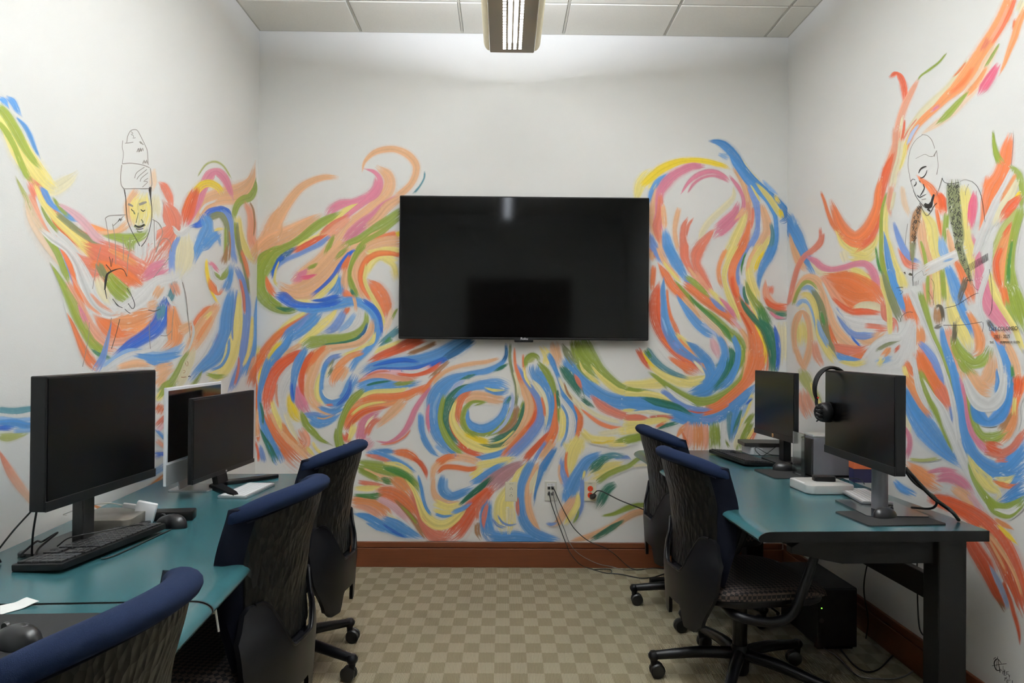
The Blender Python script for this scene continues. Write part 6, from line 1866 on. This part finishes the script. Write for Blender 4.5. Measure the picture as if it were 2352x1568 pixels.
mR.script(1952, 1100, 3.35, '''
R 640 160 60 760 190 90 880 240 100 990 310 120 1080 400 140 1160 510 150 1220 630 150 1270 760 140 1310 890 120 1345 1020 60
H 990 620 30 1060 740 40 1130 870 40 1190 1000 20
V 900 420 60 970 540 90 1040 650 100 1090 760 80 1140 880 60 1190 970 30
O 1000 380 30 1080 480 40 1150 600 40 1200 720 30
F 1010 370 20 1100 450 30 1180 560 30 1250 680 24 1300 800 20 1330 900 14
F 1050 420 10 1150 600 16 1200 700 10
L 1090 680 14 1140 780 36 1180 860 40 1220 980 24
W 1210 810 10 1250 920 30 1290 1030 24
R 1190 800 20 1240 930 26 1270 1040 26 1300 1150 20 1315 1260 8
o 1130 310 20 1190 350 34 1250 380 16
Y 1150 360 16 1220 430 30 1290 500 8
G 1060 150 40 1120 240 50 1220 285 30 1300 230 30 1345 170 30
W 1140 235 14 1230 250 40 1300 210 30
''')
# ---- pen drawing on the left wall
mL.script(0, 200, 3.92, '''
x 1140 500 6 1150 440 6 1180 390 6 1230 385 6 1260 430 6 1300 510 6
x 1125 505 6 1160 502 6 1200 495 6
x 1180 400 5 1200 420 5 1175 425 5 1205 440 5 1195 460 5 1220 455 5
x 1105 480 5 1100 540 5 1110 600 5 1100 690 5
x 1300 510 6 1325 570 6 1330 640 6 1335 700 6
x 1232 585 8 1250 545 8 1250 590 8 1268 545 8 1268 585 8 1285 548 8 1290 575 5
x 1255 490 8 1275 515 8 1262 488 8 1290 520 8
x 1285 690 8 1300 655 8 1305 692 8 1320 655 8 1325 688 8
x 1100 690 7 1180 685 7 1280 700 7 1345 725 7
x 1095 700 7 1085 800 7 1090 880 7 1115 915 7
x 1115 915 7 1230 913 7 1340 912 7
x 1350 730 7 1360 800 7 1365 880 7 1340 915 7
x 1300 720 6 1230 770 6 1210 820 6
x 1320 740 6 1250 800 6 1230 830 6
x 1330 770 6 1270 820 6 1260 850 6
x 1330 820 6 1290 850 6 1330 850 6 1280 900 6
X 1118 920 6 1130 1000 6 1135 1100 6 1145 1200 6 1180 1290 6 1230 1380 7 1255 1430 8
X 1340 920 8 1355 1000 8 1365 1100 6 1360 1200 6 1340 1300 6 1310 1380 7 1270 1435 8
X 1352 900 24 1350 930 22 1355 1000 8
x 1150 1052 20 1175 1062 20 1195 1074 12
x 1250 1058 20 1285 1044 26 1318 1034 14
E 1243 1130 6 1230 1190 7 1222 1222 8
E 1200 1120 8 1208 1135 14 1212 1145 8
E 1268 1190 8 1285 1212 10 1280 1225 8
E 1205 1250 18 1250 1258 24 1305 1238 18
X 1180 1095 7 1190 1115 9 1205 1115 5
X 1265 1100 7 1285 1118 11 1305 1105 7
X 1210 1240 10 1235 1255 14 1265 1260 12 1295 1235 14
X 1220 1274 6 1250 1280 8 1288 1272 6
E 1230 1292 12 1250 1305 16 1280 1300 10
x 945 1180 7 980 1158 7 1060 1152 7 1130 1150 7
x 945 1180 6 960 1260 6 975 1350 6 985 1450 6
x 1010 1230 6 1030 1350 6 1040 1500 6
x 1015 1250 6 1070 1200 6 1110 1160 5
X 1060 1210 6 1080 1180 8 1080 1205 6 1095 1185 5
x 1370 1190 7 1430 1230 7 1460 1310 6 1420 1420 6 1400 1480 6
x 1400 1490 6 1440 1390 6 1490 1360 6 1530 1400 6 1540 1480 6
x 1100 1340 6 1110 1450 6 1105 1560 6
x 1165 1350 6 1165 1450 6 1145 1570 6
x 1385 1200 6 1385 1320 6 1390 1450 6
''', True)
mL.script(0, 500, 3.92, '''
x 1035 250 6 1038 330 6 1040 420 6
x 1150 330 6 1145 430 6 1140 520 6
x 905 260 6 870 400 6 850 520 6 830 640 6
X 950 420 8 975 450 8 1000 480 8
X 940 650 12 950 560 24 970 500 18 1060 460 7 1110 470 7 1140 530 6
X 945 650 10 950 690 8 960 730 5
X 1140 630 6 1180 700 6 1210 780 7 1190 820 7 1150 770 6
X 1010 730 6 1060 790 6 1100 810 6
X 1120 820 6 1145 845 6 1170 860 6
X 980 350 6 990 390 6 995 440 5
X 1010 365 6 1005 400 6 1000 440 5
x 1520 360 6 1450 450 6 1380 540 6
x 1640 580 6 1670 700 6 1690 880 6 1710 1080 6
x 1000 900 6 970 1050 6 940 1180 6
X 1075 910 6 1040 1050 6 1000 1180 7
x 800 940 6 795 1060 6 770 1200 6 740 1340 6
x 1350 920 6 1340 1000 6 1350 1180 6
x 1560 820 6 1550 950 6 1540 1100 6
x 1440 1060 6 1500 1060 6 1540 1020 6
X 1330 830 6 1390 840 8 1440 820 6
''', True)
mL.script(380, 800, 19.6, '''
H 870 640 24 900 720 24 930 800 20
H 950 580 24 990 600 24 1000 740 24 970 800 20
H 780 1000 24 870 990 20 860 1090 20 770 1100 24
H 690 1290 36 760 1300 36 850 1290 36 920 1280 30
X 1000 1270 40 1060 1240 50 1110 1280 40
''', True)
# ---- pen drawing on the right wall
mR.script(2060, 290, 5.058, '''
E 660 660 120 660 800 130 670 920 140 690 1040 130 710 1160 115 730 1290 100 720 1420 80
H 275 930 30 240 1020 80 215 1130 85 195 1250 65 185 1380 45 175 1500 30 180 1568 20
''')
rq = random.Random(5)
for i in range(190):   # cross hatching of the two waistcoat panels
    t_ = rq.random()
    if i % 3:
        cx_, cy_, hw_ = 655+75*t_**1.2, 665+750*t_, 68-22*t_
    else:
        cx_, cy_, hw_ = 275-95*t_**0.6, 930+620*t_, 10+30*math.sin(min(1, t_*1.5)*math.pi)
    x_ = cx_+rq.uniform(-hw_, hw_); a_ = rq.choice((0.9, 1.9, 2.3)); l_ = rq.uniform(20, 45)
    mR.script(2060, 290, 5.058, 'X %f %f 8 %f %f 7' % (x_-l_*math.cos(a_)*0.5, cy_-l_*math.sin(a_)*0.5, x_+l_*math.cos(a_)*0.5, cy_+l_*math.sin(a_)*0.5), True)
mR.script(2060, 290, 5.058, '''
x 300 100 6 230 150 5 170 240 6 140 350 6 130 450 6 145 550 6 165 650 6 195 740 6
X 195 740 6 230 820 6 290 900 7 340 950 6
x 290 95 7 350 105 7 400 150 8 430 220 7 440 260 6
x 465 280 7 440 330 12 430 350 16
x 465 290 6 475 380 5 480 470 5 465 560 8
x 220 375 4 280 345 4 330 325 5 380 350 5 420 350 8
X 255 545 8 275 500 18 310 475 20 345 465 10
X 275 600 12 310 590 14 340 550 9 350 510 5
X 160 640 6 190 610 6 215 625 6
X 200 695 10 225 670 12 225 640 6
X 262 630 8 270 640 10 275 655 6
X 310 670 10 315 690 12 322 720 12 295 770 10 270 810 7
X 245 800 10 265 825 12 300 810 7 340 790 6
x 290 850 7 315 848 7 340 840 7
X 325 900 30 365 930 60 395 915 50 405 880 30
X 360 960 24 390 985 20
X 435 790 20 420 840 26 405 890 26
X 270 890 7 310 980 7 355 1040 7 400 990 6 430 930 6 470 890 6
x 530 600 6 500 700 6 460 810 6
X 530 600 7 560 650 6 640 665 6 730 650 7
x 740 640 5 800 620 5 880 640 5
X 880 640 5 940 700 6 980 790 7 1005 900 6 1020 1020 6 1030 1110 5
x 840 670 5 810 740 5 800 800 5
x 130 1130 5 110 1250 5 100 1380 5
''', True)
mR.script(2040, 560, 6.032, '''
E 345 0 70 345 100 50 345 200 30 345 290 10
E 980 0 90 1010 100 80 1050 230 90 1090 330 70 1140 470 40 1160 560 14
Q 1080 490 60 1050 600 70 1010 720 60 985 820 30
H 700 900 90 700 1010 110 700 1100 80
Q 670 890 20 700 850 40 740 880 40 760 960 40 770 1060 30
Q 650 1160 20 690 1150 50 740 1130 40
Q 1390 1060 40 1420 1110 60 1460 1170 60
Q 930 1110 40 930 1220 60 910 1380 50
''')
mR.script(2040, 560, 6.032, '''
X 345 290 6 345 400 6 350 580 6
X 790 890 7 950 850 7 1080 770 7 1200 700 7 1260 680 6
X 770 1125 7 950 1125 7 1100 1115 7 1310 1080 7
X 1320 1085 7 1325 1150 6 1310 1220 6
X 1410 350 7 1440 550 7 1450 750 7 1440 920 7 1400 1000 6
x 340 500 5 380 430 5 440 390 5 480 370 5 500 440 5 540 410 5
Q 220 400 16 235 390 20 240 420 12
Q 295 430 30 320 410 34 330 440 20
X 120 610 6 180 600 10 210 600 8
X 150 640 6 210 660 6 170 700 7
X 240 960 6 300 940 6 350 950 6
X 170 1080 6 190 1010 6 240 960 6
X 1180 560 5 1220 620 5 1260 640 5
X 600 480 5 640 560 5 630 760 5
X 560 650 5 620 760 5 640 850 5
x 940 1090 4 970 1010 4
x 960 1090 4 1000 1000 4
x 980 1085 4 1020 1000 4
x 380 520 6 375 580 6 ; x 400 515 6 395 575 6 ; x 425 505 6 420 565 6
''', True)
for i in range(24):    # ribbed cuff
    t_ = i/23; x0_, y0_, x1_, y1_ = 1108+280*t_, 292-165*t_, 1130+265*t_, 388-160*t_
    mR.script(2040, 560, 6.032, 'X %f %f 5 %f %f 5' % (x0_, y0_, x1_, y1_), True)
for i in range(70):
    t_ = rq.random(); x_, y_ = 985+150*t_**0.9+rq.uniform(-32, 32), 20+500*t_; a_ = rq.uniform(0, 3.1); l_ = 26
    mR.script(2040, 560, 6.032, 'X %f %f 8 %f %f 7' % (x_, y_, x_+l_*math.cos(a_), y_+l_*math.sin(a_)), True)
mR.script(2252, 1490, 20.1, '''
X 800 450 40 700 500 60 640 640 50 660 800 45 740 970 50 870 990 40
X 800 460 36 900 560 24 970 680 20
X 800 350 20 795 420 24 790 480 24
X 770 520 24 760 700 24 750 930 14
X 830 500 26 850 700 30 880 900 40 905 1090 30
X 540 780 24 760 730 24 990 700 24 1210 675 24
X 610 490 20 650 420 30 720 390 24
X 905 1080 24 930 920 24 990 1010 24
X 1050 780 16 1050 1010 20 1030 1160 20
X 1110 940 16 1095 1080 20 1080 1220 20
X 1020 1050 24 1080 1045 24 1140 1040 24
X 1130 960 20 1120 1220 24 1200 1200 20
X 1200 1040 24 1195 1100 20 1190 1170 20
X 1190 1050 20 1250 1040 20 1310 1030 20
X 1180 1110 18 1240 1108 18 1290 1105 18
X 1190 1170 20 1250 1165 20 1300 1160 20
X 1300 1170 18 1320 1220 22 1340 1280 24
X 1360 1180 18 1345 1290 18 1330 1390 18
X 1150 1300 24 1140 1380 24 1130 1470 24
X 1150 1310 24 1190 1400 20 1230 1280 20
X 1225 1280 20 1220 1330 20 1215 1390 20
X 1240 1410 24 1230 1480 24 1220 1540 24
X 1240 1420 20 1320 1430 18 1400 1440 18
X 1230 1480 20 1280 1475 18 1330 1470 18
X 1220 1540 24 1260 1540 20 1300 1540 20
X 1480 1450 28 1480 1510 28 1480 1568 30
''', True)
for mm in (mL, mB, mR): mm.build()
# hand lettering under the right hand portrait
M_INKW = mat('lettering_ink', (52, 42, 34), 0.7)
def wall_letters(u, v, s, size):
    p = atx(u, v, WALL_R)
    M = Matrix(((0, 0, -1, WALL_R-0.0068), (-1, 0, 0, p.y), (0, 1, 0, p.z), (0, 0, 0, 1)))
    text_mesh('lettering', s, size, M_INKW, wall_right, M, 0.0002)
wall_letters(2308, 755, 'CHY COLOMBO', 0.020)
wall_letters(2305, 773, '2003 - 2025', 0.017)
wall_letters(2311, 786, 'THE          FILMMAKER FRIEN', 0.012)
# ------------------------------------------------------------------ render look
camera()
wd = bpy.data.worlds.new('world'); SC.world = wd; wd.use_nodes = True
wd.node_tree.nodes['Background'].inputs['Color'].default_value = (0.5, 0.5, 0.5, 1)
wd.node_tree.nodes['Background'].inputs['Strength'].default_value = 0.02
vs = SC.view_settings
vs.view_transform = 'Standard'; vs.look = 'None'; vs.gamma = 1.0; vs.use_curve_mapping = False; vs.exposure = 0.28
SC.cycles.max_bounces = 6; SC.cycles.diffuse_bounces = 4; SC.cycles.glossy_bounces = 3; SC.cycles.transparent_max_bounces = 24; SC.cycles.caustics_reflective = False; SC.cycles.caustics_refractive = False
SC.cycles.use_light_tree = False; SC.cycles.use_adaptive_sampling = True; SC.cycles.adaptive_threshold = 0.03; SC.cycles.use_denoising = True
